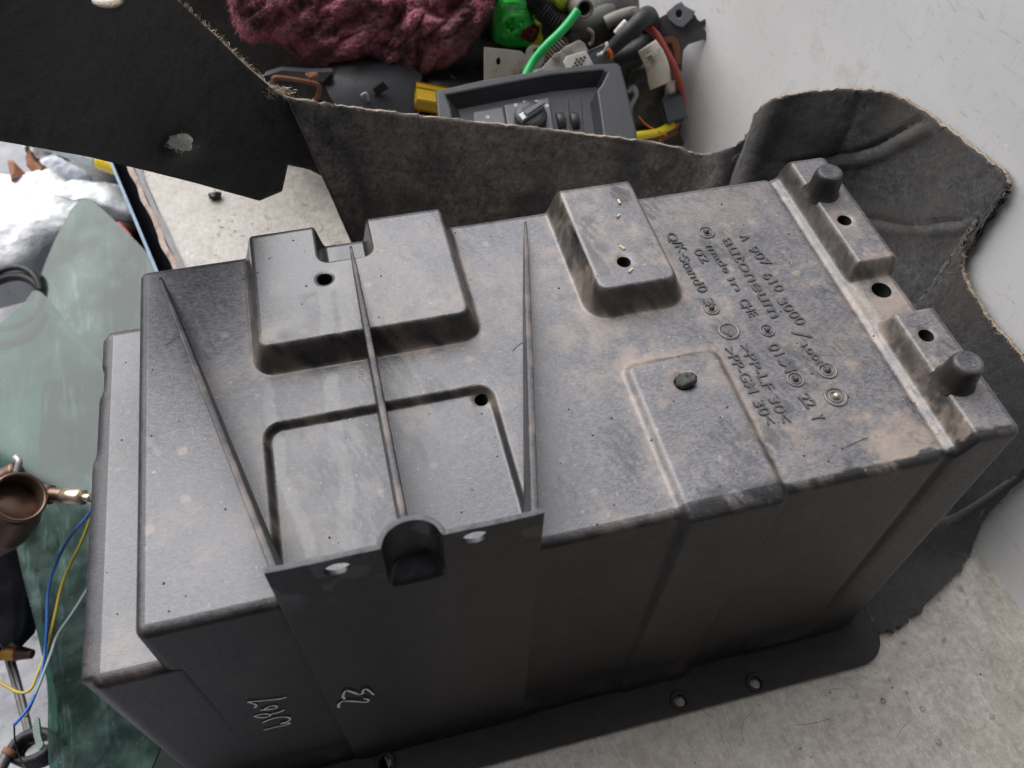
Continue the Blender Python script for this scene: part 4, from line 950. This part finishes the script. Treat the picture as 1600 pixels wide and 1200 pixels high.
plate('lug', [Dp(*q) for q in ((1043, 18), (1058, 5), (1066, 2), (1070, 8), (1087, 17), (1083, 28), (1068, 42), (1058, 40), (1046, 30))], [[Dp(1062+5*math.cos(a), 21+6.5*math.sin(a)) for a in np.linspace(0, 2*math.pi, 13)[:-1]]], .006, simple('grey_spring_clip', (.16, .165, .18), .4, var=.15), DB, fr=lambda x, y, z=0.0: fD(x, y, z+.0045), bevel=.001)
plate('rust_loop', [Dp(*q) for q in ((1038, 58), (1052, 56), (1060, 62), (1065, 78), (1064, 100), (1056, 100), (1054, 80), (1050, 66), (1040, 68))], [], .002, M['rust'], DB, fr=lambda x, y, z=0.0: fD(x, y, z+.0045), bevel=.0004)
# paper tag, red wire, relay, yellow sleeve
def strip(name, rows, y, m, th=.0006, parent=None):
    V = []; F = []
    A = spline([(*a, 0) for a, b in rows], 24); B = spline([(*b, 0) for a, b in rows], 24)
    for i in range(24):
        for s in np.linspace(0, 1, 10):
            u, v = A[i, :2]*(1-s)+B[i, :2]*s; V.append(ony(u, v, y-.006*math.sin(s*math.pi*1.1)-.004*math.sin(i/23*3)))
    F = [(i*10+j, i*10+j+1, (i+1)*10+j+1, (i+1)*10+j) for i in range(23) for j in range(9)]
    o = mesh(name, V, F, m, parent); md = o.modifiers.new('thickness', 'SOLIDIFY'); md.thickness = th; return o
PT = empty('paper_tag', tuple(px(1025, 140, .55)), 'curled smudged white paper tag hanging on the wiring', 'tag')
strip('paper', [((997, 80), (1024, 62)), ((1005, 97), (1036, 80)), ((1011, 115), (1044, 100)), ((1013, 128), (1048, 124)), ((1016, 140), (1050, 126))], .545, M['label'], .0006, PT)
for k_ in range(3): strip('print', [((1009+k_*3.2, 86-k_*1.6), (1010.8+k_*3.2, 85-k_*1.6)), ((1012+k_*3.2, 94-k_*1.6), (1013.8+k_*3.2, 93-k_*1.6))], .5392, simple('faded_print', (.3, .28, .25), .9), .0003, PT)
o = strip('paper_flag', [((1042, 130), (1057, 124)), ((1040, 140), (1059, 136)), ((1039, 150), (1060, 146))], .552, M['label']); tag(o, 'small blank paper flag under the larger tag', 'tag')
o = tube('red_wire', [px(1012, 42, .57), px(1026, 56, .56), px(1042, 84, .55), px(1056, 112, .545), px(1064, 140, .545), px(1067, 172, .55)], .0040, M['red'], None, n=50, k=12); tag(o, 'thick dull red wire hanging beside the paper tag', 'wire')
frR = pxfr((1034, 158), (1062, 150), (1042, 186), .545, .545, .53)
RE = empty('relay', tuple(px(1050, 190, .54)), 'small dark grey relay plug with orange wires at its foot', 'relay')
frbox('relay_body', frR, 0, .019, 0, .024, -.008, .008, simple('slate_plastic', (.05, .055, .065), .45), RE, .0015)
for a in (1048, 1053, 1057): tube('wire_end', [px(a, 186, .535), px(a+1, 193, .533), px(a-2, 199, .535)], .0022, M['orange'], RE, n=10, k=6)
o = tube('yellow_sleeve', [px(985, 213, .50), px(1005, 211, .51), px(1030, 206, .52), px(1050, 195, .53)], .0045, M['yellow'], None, n=30, k=12); tag(o, 'bright yellow wire sleeve below the relay plug', 'wire sleeve')
o = tube('thin_copper_wire', [px(998, 182, .53), px(1010, 195, .525), px(1030, 206, .515), px(1042, 212, .51)], .0008, M['orange'], None, n=20, k=6); tag(o, 'thin copper coloured wire crossing the yellow sleeve', 'wire')
# oily lumps filling the heap
def lump(name, u, v, y, r, m, label, cat, sq=(1, 1, 1), sd_=1, parent=None):
    c_ = px(u, v, y); V, F = [], []; n1, n2 = 24, 16
    for i in range(n2+1):
        for j in range(n1):
            th, ph_ = math.pi*i/n2, 2*math.pi*j/n1; d = np.array([math.sin(th)*math.cos(ph_), math.sin(th)*math.sin(ph_), math.cos(th)])
            q = np.sign(d)*np.abs(d)**.7; q = q/np.max(np.abs(q))*.55+d*.45
            k = 1+.22*(float(vn(d[0]*2+d[2]*1.5+5, d[1]*2+d[2], sd_))-.5)*2; V.append(c_+q*k*r*np.array(sq))
    for i in range(n2):
        for j in range(n1): F.append((i*n1+j, i*n1+(j+1) % n1, (i+1)*n1+(j+1) % n1, (i+1)*n1+j))
    o = mesh(name, V, F, m, parent); 
    if label: tag(o, label, cat)
    return o
lump('motor_housing', 1005, 150, .58, .030, M['dkst'], 'dark oily motor housing behind the switch panel', 'motor', (.8, .8, 1.7), 2)
lump('dark_fitting', 1010, 205, .57, .022, M['brownoil'], 'brown oily metal fitting lying by the foot of the wall', 'fitting', (1.7, 1, .7), 3)
lump('black_mechanism', 905, 62, .63, .045, M['black'], 'black mechanism under the rubber hoses', 'mechanism', (1.4, .8, 1), 4)
lump('black_cover', 985, 110, .61, .040, M['black'], 'black rounded cover beneath the taped loom', 'cover', (1.1, .8, 1.1), 5)
lump('black_block', 800, 160, .62, .055, M['black'], 'black plastic block under the zinc bracket', 'block', (2, .8, 1), 6)
o = tube('chrome_clip', [px(982, 142, .553), px(989, 136, .550), px(994, 148, .55), px(986, 165, .552), px(984, 180, .555)], .0032, M['silver'], None, n=24, k=8); tag(o, 'small shiny metal clip right of the switch panel', 'clip')
o = tube('rust_strip', [px(1055, 205, .545), px(1040, 212, .53), px(1025, 218, .52)], .004, M['rust'], None, n=16, k=8); tag(o, 'rusty metal strip at the foot of the white wall', 'strip')
# filler in the torn felt: white fluff
t = T('white_fluff'); M['fluff'] = t.pbr(Base_Color=t.mix(t.noise(400, 4), (.75, .70, .63), (.92, .88, .82)), Roughness=.95, Normal=t.bump(t.noise(500, 4), .8, .002))
def fluff(u, v, fn, r, parent, sd_):
    c_ = fn(u, v)+np.array([0, -.004, 0]); V, F = lathe_vf([(r*math.sin(a)+1e-5, -r*math.cos(a)) for a in np.linspace(0, math.pi, 10)], (0, 0, 0), k=14, cap=False)
    V = np.array(V)*np.array([1.25, .5, .8]); V = V*(1+.5*(vn(V[:, 0]*400+9, V[:, 2]*400+4, sd_)-.5))[:, None]+c_
    mesh('fluff_tuft', V, F, M['fluff'], parent)
fluff(281, 214, lift, .0062, FELT, 3); fluff(288, 222, lift, .0040, FELT, 4)
mh = MB()
for _ in range(300): p = lift(281+rr.normal()*8, 216+rr.normal()*5)+np.array([0, -.005, 0]); hair(mh, p, rr.normal(size=3)+np.array([0, -.5, 0]), rr.uniform(.001, .004), .0002, rr.normal()*.6)
tag(mh.build('tuft_fibres', M['fluff'], FELT, False), kind='stuff')

# ================================================================== BELOW THE LEFT EDGE OF THE BENCH
# tinted panes
t = T('green_tinted_glass')
tr = t.n('ShaderNodeBsdfTransparent', Color=(.24, .46, .385)); gl = t.n('ShaderNodeBsdfGlossy', Roughness=.06, Color=(.9, .95, .92)); df = t.n('ShaderNodeBsdfDiffuse', Color=t.mix(t.ramp(t.noise(16, 5, .6), .35, .7), (.010, .026, .021), (.15, .225, .20)))
lw = t.n('ShaderNodeFresnel', IOR=1.5)
dirt = t.math('ADD', t.ramp(t.noise(7, 6, .65, dist=.6), .46, .60, .05, .5), t.ramp(t.noise(190, 2), .68, .74, 0, .45))
dirt = t.math('ADD', dirt, t.ramp(t.noise(1.0, 4, .7, co=t.n('ShaderNodeMapping', Vector=t.co, Rotation=(0, 0, .9), Scale=(70, 10, 20)).outputs[0]), .54, .62, 0, .32))
mx = t.n('ShaderNodeMixShader'); t.put(mx.inputs[0], dirt); t.put(mx.inputs[1], tr.outputs[0]); t.put(mx.inputs[2], df.outputs[0])
m2 = t.n('ShaderNodeMixShader'); t.put(m2.inputs[0], t.math('MULTIPLY', lw.outputs[0], t.math('SUBTRACT', 1.0, t.n('ShaderNodeNewGeometry').outputs['Backfacing']))); t.put(m2.inputs[1], mx.outputs[0]); t.put(m2.inputs[2], gl.outputs[0])
t.t.links.new(m2.outputs[0], t.out.inputs[0]); M['glass'] = t.m
def pane(pts, z0, sx_, sy_, label):
    P = [onz(u, v, z0) for u, v in pts]; c_ = np.mean(P, 0)
    fr_ = lambda x, y, z=0.0: np.array([x, y, z0+z+sx_*(x-c_[0])+sy_*(y-c_[1])])
    P2 = []
    for u, v in pts:              # on the tilted plane
        d = ray(u, v); k = (z0-sx_*c_[0]-sy_*c_[1]+sx_*CAM[0]+sy_*CAM[1]-CAM[2])/(d[2]-sx_*d[0]-sy_*d[1]); q = CAM+k*d; P2.append((q[0], q[1]))
    P3 = spline([(a, b, 0) for a, b in P2+P2[:1]], len(P2)*6)[:-1, :2]
    o = plate('tinted_glass', [tuple(a) for a in P3], [], .004, M['glass'], None, fr=fr_)
    return tag(o, label, 'window glass', 'tinted glass panes')
pane([(112, 332), (124, 319), (136, 315), (150, 321), (185, 352), (235, 402), (300, 480), (330, 560), (300, 650), (220, 640), (130, 550), (70, 484), (60, 455), (85, 385)], -.17, .34, .22, 'pointed green tinted window pane with snow showing through its tip')
pane([(-60, 570), (-10, 520), (35, 482), (62, 458), (110, 510), (165, 575), (240, 660), (300, 800), (300, 1000), (215, 1240), (90, 1230), (75, 1060), (40, 910), (18, 830), (-30, 760), (-70, 650)], -.15, .34, .24, 'larger scratched green window pane lying under the brown exhaust pipe')
shp = [(70, 600), (300, 560), (360, 900), (800, 1350), (600, 1900), (110, 1500), (95, 1100), (50, 880)]  # outline of an added mat that hides bright ground from glass and front wall
P_ = [onz(u, v, -.35) for u, v in shp]
o = plate('added_dark_mat', [(p[0], p[1]) for p in P_], [], .02, simple('added_mat_black', (.03, .034, .032), .8, var=.4, sc=30), None, fr=lambda x, y, z=0.0: np.array([x, y, z-.385+.06*float(fbm(x*6, y*6, 3))]), bevel=.002); tag(o, 'added black mat darkening the ground under the green glass and before the box', 'mat')
# snow
t = T('fresh_snow'); M['snow'] = t.pbr(Base_Color=(.96, .965, .97), Roughness=.6, Subsurface_Weight=.3, Subsurface_Radius=(.01, .012, .015), Normal=t.bump(t.noise(120, 5), .5, .004))
def mound(name, poly, z0, h, m, label, cat, sd_=3, kind=None):
    P = spline([(*onz(u, v, z0)[:2], 0) for u, v in poly+poly[:1]], 120)[:-1, :2]; c_ = P.mean(0); V = []; F = []; nr2 = 40; nb_ = len(P)
    for j in range(nr2):
        s = 1-j/(nr2-1)*.999
        for i in range(nb_):
            x, y = c_+(P[i]-c_)*s; e = (1-s**3)**.5
            V.append((x, y, z0-.05*(s > .999)+h*e*(.55+.9*float(fbm(x*14, y*14, sd_)))+.006*float(fbm(x*90, y*90, sd_+1))*min(1, e*3)))
    F = [(j*nb_+i, j*nb_+(i+1) % nb_, (j+1)*nb_+(i+1) % nb_, (j+1)*nb_+i) for j in range(nr2-1) for i in range(nb_)]
    o = mesh(name, V, F, m); tag(o, label, cat); return o
mound('snow_heap', [(-120, 300), (-40, 286), (20, 286), (60, 284), (100, 286), (118, 300), (135, 312), (160, 305), (190, 305), (212, 310), (222, 340), (205, 352), (175, 350), (150, 355), (120, 375), (85, 400), (50, 425), (10, 435), (-60, 445), (-140, 400)], -.24, .045, M['snow'], 'large white heap of snow behind the glass panes', 'snow')
mound('snow_patch', [(58, 268), (75, 258), (100, 260), (122, 268), (140, 276), (146, 286), (130, 296), (105, 292), (80, 292)], -.24, .02, simple('grey_snow', (.62, .64, .70), .7), 'small lumpy patch of grey snow among leaves', 'snow', 9)
# things around the snow
def gz(u, v, z=-.26): return onz(u, v, z)
shell_m = M['black']
def lump2(name, u, v, z, r, m, label, cat, sq=(1, 1, 1), sd_=1):
    c_ = gz(u, v, z); V, F = [], []; n1, n2 = 28, 18
    for i in range(n2+1):
        for j in range(n1):
            th, ph_ = math.pi*i/n2, 2*math.pi*j/n1; d = np.array([math.sin(th)*math.cos(ph_), math.sin(th)*math.sin(ph_), math.cos(th)])
            k = 1+.3*(float(vn(d[0]*2+d[2]*1.5+5, d[1]*2+d[2], sd_))-.5)*2; V.append(c_+d*k*r*np.array(sq))
    for i in range(n2):
        for j in range(n1): F.append((i*n1+j, i*n1+(j+1) % n1, (i+1)*n1+(j+1) % n1, (i+1)*n1+j))
    return tag(mesh(name, V, F, m), label, cat)
lump2('black_bin_bag', 170, 300, -.32, .10, simple('wet_black_plastic_film', (.012, .012, .014), .25, var=.4, sc=60, bump=.8), 'wet black plastic sheet heaped beside the bench edge', 'plastic sheet', (1.1, 1.5, .7), 3)
lump2('dark_engine_part', 190, 365, -.27, .045, M['brownoil'], 'dark engine part in the gap between snow and bench', 'engine part', (1, 1.4, .8), 5)
o = tube('pink_wire', [gz(185, 350, -.22), gz(196, 362, -.22), (gz(204, 372, -.22))], .004, simple('pink_wire_sheath', (.45, .12, .12), .5), None, n=14, k=8); tag(o, 'short pinkish wire in the dark gap left of the bench', 'wire')
# spray tube with yellow collar
TU = empty('sealant_tube', tuple(gz(140, 245, -.22)), 'pale grey sealant tube with a yellow end cap', 'tube')
A_, B_ = gz(85, 226, -.17), gz(160, 252, -.17); C_ = gz(182, 258, -.2); ax = (B_-A_)
mesh('tube_body', *tube_vf([A_-ax*.8, A_, B_], .0125, 20, 20), simple('pale_blue_grey_plastic', (.48, .53, .55), .4, var=.08), TU)
mesh('end_cap', *tube_vf([B_-ax*.02, B_+ax*.2, B_+ax*.36, B_+ax*.42], lambda s: .0132 if s < .75 else .0132-.006*(s-.75)*4, 24, 20), simple('yellow_plastic', (.75, .52, .01), .4, var=.08), TU)
mesh('nozzle', *tube_vf([B_+ax*.41, B_+ax*.52], .006, 8, 14), simple('brown_nozzle', (.16, .12, .06), .5), TU)
# leaves
M['leaf'] = simple('dead_brown_leaf', (.24, .10, .045), .7, var=.35, sc=120, bump=.4)
for pts, z, lab in ((((12, 252), (24, 258), (36, 264), (30, 275), (22, 284), (14, 280)), -.195, 'dead brown leaf at the edge of the snow'), (((40, 246), (50, 240), (62, 250), (74, 262), (70, 274), (54, 270), (42, 260)), -.20, 'larger dead brown leaf near the grey snow patch')):
    bm = bmesh.new(); vs_ = [bm.verts.new(tuple(onz(u, v, z)+np.array([0, 0, .01*math.sin(i*2.1)]))) for i, (u, v) in enumerate(pts)]
    c_ = bm.verts.new(tuple(np.mean([v.co for v in vs_], 0)+np.array([0, 0, .006])))
    for i in range(len(vs_)): bm.faces.new((vs_[i], vs_[(i+1) % len(vs_)], c_))
    bmesh.ops.subdivide_edges(bm, edges=bm.edges[:], cuts=2, use_grid_fill=True)
    g = bmesh.ops.extrude_face_region(bm, geom=bm.faces[:])
    for v in [e for e in g['geom'] if isinstance(e, bmesh.types.BMVert)]: v.co.z += .0008
    o = from_bm('dead_leaf', bm, M['leaf'], None, True); tag(o, lab, 'leaf', 'dead leaves by the snow')
o = lump2('white_fitting', 62, 232, -.23, .018, M['white'], 'small white plastic fitting beside the sealant tube', 'fitting', (1.2, .9, .7), 7)
o = tube('black_cable_loop', [gz(42, 220, -.22), gz(42, 232, -.22), gz(46, 242, -.23), gz(60, 250, -.23)], .0025, M['blackrub'], None, n=20, k=8); tag(o, 'thin black cable end above the brown leaves', 'cable')
# black rims stacked under the snow
for k_, (u, v, z, R_, r_) in enumerate(((-8, 468, -.19, .055, .004), (-10, 488, -.20, .062, .006))):
    c_ = gz(u, v, z); V = [c_+np.array([R_*math.cos(a), R_*math.sin(a)*.9, .01*math.sin(a*2)]) for a in np.linspace(0, 2*math.pi, 61)]
    o = tube('black_hose_coil', V, r_, M['blackrub'], None, n=61, k=14, sm=False); tag(o, ('upper' if k_ == 0 else 'lower, thicker')+' loop of black hose below the snow heap', 'hose', 'loops of black hose')
# exhaust pipe with sensor
M['exh'] = simple('heat_browned_steel', (.20, .13, .095), .38, .75, var=.35, sc=40, bump=.15, dirt=(.09, .055, .04))
EX = empty('exhaust_elbow', tuple(gz(20, 800, -.115)), 'heat browned exhaust elbow with a lambda sensor screwed into its side', 'exhaust pipe')
ec = onz(31, 776, .0); axE = (CAM-ec)/np.linalg.norm(CAM-ec)+np.array([.28, .30, -.05]); axE /= np.linalg.norm(axE)
mesh('pipe_mouth', *lathe_vf([(.020, -.03), (.0205, -.004), (.0212, .0), (.0190, .0008), (.0182, -.002), (.0175, -.035), (.0002, -.04)], ec, tuple(axE), 40, False), M['exh'], EX)
e0 = ec-axE*.012
mesh('elbow', *tube_vf([e0, e0-axE*.028+np.array([-.004, -.008, 0]), e0-axE*.045+np.array([-.030, -.022, 0]), e0-axE*.05+np.array([-.10, -.03, -.01])], lambda s: .0215+.007*math.sin(min(1, s*1.6)*math.pi), 40, 28), M['exh'], EX)
sa, sb = onz(68, 772, -.03), onz(141, 778, -.02); dx_ = sb-sa
M['gold'] = simple('brassy_sensor_steel', (.55, .45, .33), .3, .8, var=.2, sc=100)
mesh('sensor_boss', *tube_vf([sa-dx_*.25, sa+dx_*.15], .0085, 6, 20), M['exh'], EX)
mesh('lambda_sensor', *tube_vf([sa+dx_*.05, sa+dx_*.45], .0062, 6, 16), M['exh'], EX)
mesh('sensor_hexagon', *tube_vf([sa+dx_*.45, sa+dx_*.85], .0072, 4, 6, sm=True), M['gold'], EX)
mesh('sensor_tip', *tube_vf([sa+dx_*.84, sa+dx_*1.02], .0036, 4, 12), M['gold'], EX)
mesh('side_stub', *tube_vf([onz(-20, 755, -.05), onz(8, 745, -.045), onz(28, 735, -.04)], .0085, 12, 18), M['exh'], EX)
mesh('stub_clip', *tube_vf([onz(26, 738, -.035), onz(30, 722, -.03), onz(24, 714, -.03)], .0028, 12, 10), M['silver'], EX)
mesh('stub_clip', *tube_vf([onz(26, 736, -.035), onz(35, 734, -.035)], .0026, 6, 8), M['black'], EX)
# sensor wires
def wire(name, pts, r, m, label): return tag(tube(name, [onz(*p) for p in pts], r, m, None, n=80, k=8), label, 'wire')
wire('blue_wire', ((141, 778, -.02), (146, 786, -.02), (137, 806, -.03), (112, 835, -.05), (90, 875, -.07), (76, 920, -.08), (73, 980, -.09), (70, 1020, -.10), (60, 1070, -.10), (45, 1105, -.10), (22, 1133, -.10)), .0013, simple('blue_wire_sheath', (.03, .12, .42), .45), 'long blue wire trailing down from the lambda sensor')
wire('yellow_wire', ((141, 778, -.02), (147, 784, -.02), (143, 805, -.03), (128, 845, -.05), (108, 885, -.07), (95, 920, -.08), (85, 965, -.09), (72, 1015, -.10), (58, 1055, -.10), (47, 1078, -.10), (30, 1082, -.10), (10, 1072, -.10), (-20, 1055, -.10)), .0013, simple('dull_yellow_wire_sheath', (.45, .34, .05), .5), 'long dull yellow wire running beside the blue one')
wire('grey_wire', ((160, 880, -.10), (140, 915, -.10), (115, 955, -.10), (90, 992, -.10), (80, 1020, -.10), (68, 1052, -.10), (55, 1085, -.10), (40, 1120, -.11)), .0013, simple('grey_green_wire_sheath', (.25, .30, .30), .45), 'grey wire crossing the green glass towards the blue and yellow ones')
wire('thin_black_wire', ((22, 1133, -.10), (24, 1160, -.12), (34, 1190, -.13), (48, 1215, -.13)), .0007, M['blackrub'], 'thin dark wire hanging down at the bottom left')
# bottom left corner
o = lump2('black_bottle', 8, 880, -.26, .07, simple('glossy_black_plastic', (.010, .010, .012), .15, var=.2, bump=.05), 'glossy black plastic container left of the green glass', 'container', (.75, 1.5, .6), 11)
RO = empty('wiper_arm', tuple(gz(25, 1100, -.35)), 'dark twin rod wiper arm ending in a black coil at the bottom left', 'wiper arm')
for dx in (0, 7): mesh('rod', *tube_vf([onz(-8+dx, 965, -.30), onz(20+dx, 1060, -.30), onz(47+dx*.6, 1160, -.30)], .0030, 30, 10), M['dkst'], RO)
cz = onz(58, 1170, -.30); V = []
for i in range(60): a = 2*math.pi*i/15; V.append(cz+np.array([.020*math.cos(a), .014*math.sin(a), -.012+.007*i/15]))
mesh('coil', *tube_vf(V, .0045, 60, 8, True, False), M['blackrub'], RO)
IN = empty('orange_injector', tuple(gz(20, 1022, -.3)), 'orange and brown plug lying across the dark rods', 'plug')
mesh('plug_body', *tube_vf([onz(-12, 1020, -.28), onz(8, 1019, -.28), onz(28, 1020, -.28)], .0085, 16, 16), simple('orange_brown_plastic', (.42, .19, .03), .4, var=.2), IN)
mesh('plug_tip', *tube_vf([onz(27, 1020, -.28), onz(40, 1021, -.28), onz(51, 1022, -.28)], lambda s: .0078-.003*s, 16, 16), simple('brown_plug_tip', (.08, .045, .035), .4), IN)
o = pane([(55, 1150), (54, 1135), (62, 1122), (66, 1150), (70, 1165), (62, 1172)], -.20, 0, 0, 'tiny pale green glass splinter by the black coil')
o.name = 'glass_splinter'; o['category'] = 'glass splinter'; del o['group']
BT = empty('rusty_bolt', tuple(gz(12, 1190, -.28)), 'rusty bolt end in the bottom left corner', 'bolt')
mesh('shank', *tube_vf([onz(-5, 1215, -.28), onz(6, 1190, -.28), onz(14, 1176, -.28)], .006, 12, 12), M['dkst'], BT)
mesh('head', *tube_vf([onz(12, 1180, -.28), onz(18, 1171, -.28)], .0085, 4, 6), M['rust'], BT)

# ================================================================== SMALL THINGS ON THE BENCH
o = lump2('black_nut', 335, 306, .004, .0055, M['black'], 'small black nut lying on the bench behind the box', 'nut', (1.2, .9, .8), 4)
t = T('water'); M['water'] = t.pbr(Base_Color=(.9, .92, .92), Roughness=.03, Transmission_Weight=1.0, IOR=1.33)
def drops(name, spots_, m, parent=None):
    d = MB()
    for x, y, z, r in spots_: d.add(*lathe_vf([(r, 0), (r*.92, r*.28), (r*.6, r*.5), (r*.05, r*.56)], (x, y, z), k=10, cap=False))
    return d.build(name, m, parent)
r2 = np.random.default_rng(12); sp_ = []
for _ in range(170):
    x = r2.uniform(-.02, .19); y = r2.uniform(.38, .56); sp_.append((x, y, .0005, r2.uniform(.0006, .0018)))
for u, v in ((1467, 937), (1412, 1005), (1475, 1000), (1415, 1083), (1380, 1095), (1379, 1096), (1441, 1108), (1510, 940), (1466, 1160), (1390, 1060), (1337, 1088), (1500, 920), (1250, 1170), (1550, 1120)):
    p = onz(u, v, 0); sp_.append((p[0], p[1], .0005, r2.uniform(.0014, .0026)))
tag(drops('water_droplets', sp_, M['water']), 'clear water droplets scattered over the bench', 'droplets', kind='stuff')
# chips of debris on the box and bench
md_ = MB()
for _ in range(110):
    x, y = r2.uniform(-.028, .40), r2.uniform(.004, .212); z = H+float(deckD(np.array(x), np.array(y))) if x > .001 else H-.04
    if -.004 < x <= .001: continue
    r = r2.uniform(.0002, .0007); md_.add(*lathe_vf([(r, -.0002), (r*.8, r*.6), (r*.1, r*.8)], (x, y, z), k=5, cap=False))
for _ in range(40):
    x, y = r2.uniform(.2, .57), r2.uniform(-.25, .0); r = r2.uniform(.0002, .0007); md_.add(*lathe_vf([(r, -.0002), (r*.8, r*.6), (r*.1, r*.8)], (x, y, .0005), k=5, cap=False))
tag(md_.build('grit', simple('dark_grit', (.03, .027, .025), .8), None, False), 'fine dark grit scattered on the box and bench', 'grit', kind='stuff')
ml = MB()
for u, v, du, dv_ in ((966, 312, 3, 6), (968, 335, -4, 4), (968, 384, 8, 5), (988, 420, -6, 5), (770, 1095, 9, 3)):
    p = onz(u, v, H+.0168) if v < 900 else onz(u, v, .01); q = onz(u+du, v+dv_, H+.0172) if v < 900 else onz(u+du, v+dv_, .01); ml.add(*tube_vf([p, q], .0007, 4, 5))
tag(ml.build('wood_splinters', simple('pale_wood', (.55, .42, .28), .8), None, False), 'a few pale wood splinters on the narrow raised pad', 'splinters', kind='stuff')

mn = MB()
def lint(p, z, ln, r):
    a = r2.uniform(0, 6.28); k = r2.normal()*.8; pts = []
    for i in range(9): pts.append((p[0], p[1], z)); a += k/8; p = (p[0]+ln/8*math.cos(a), p[1]+ln/8*math.sin(a))
    mn.add(*tube_vf(pts, r, 12, 4, False))
for _ in range(20): lint((r2.uniform(.3, .56), r2.uniform(-.2, .0)), .0002, r2.uniform(.006, .03), .00011)
for _ in range(14): lint((r2.uniform(.0, .15), r2.uniform(.38, .52)), .0003, r2.uniform(.008, .03), .00016)
for x, y in ((.022, .165), (.205, .12), (.36, .02)): lint((x, y), H+float(deckD(np.array(x), np.array(y)))+.0003, r2.uniform(.008, .016), .00013)
tag(mn.build('lint', simple('dark_lint', (.05, .043, .038), .9), None), 'thin dark hairs of lint lying on the bench and box', 'lint', kind='stuff')
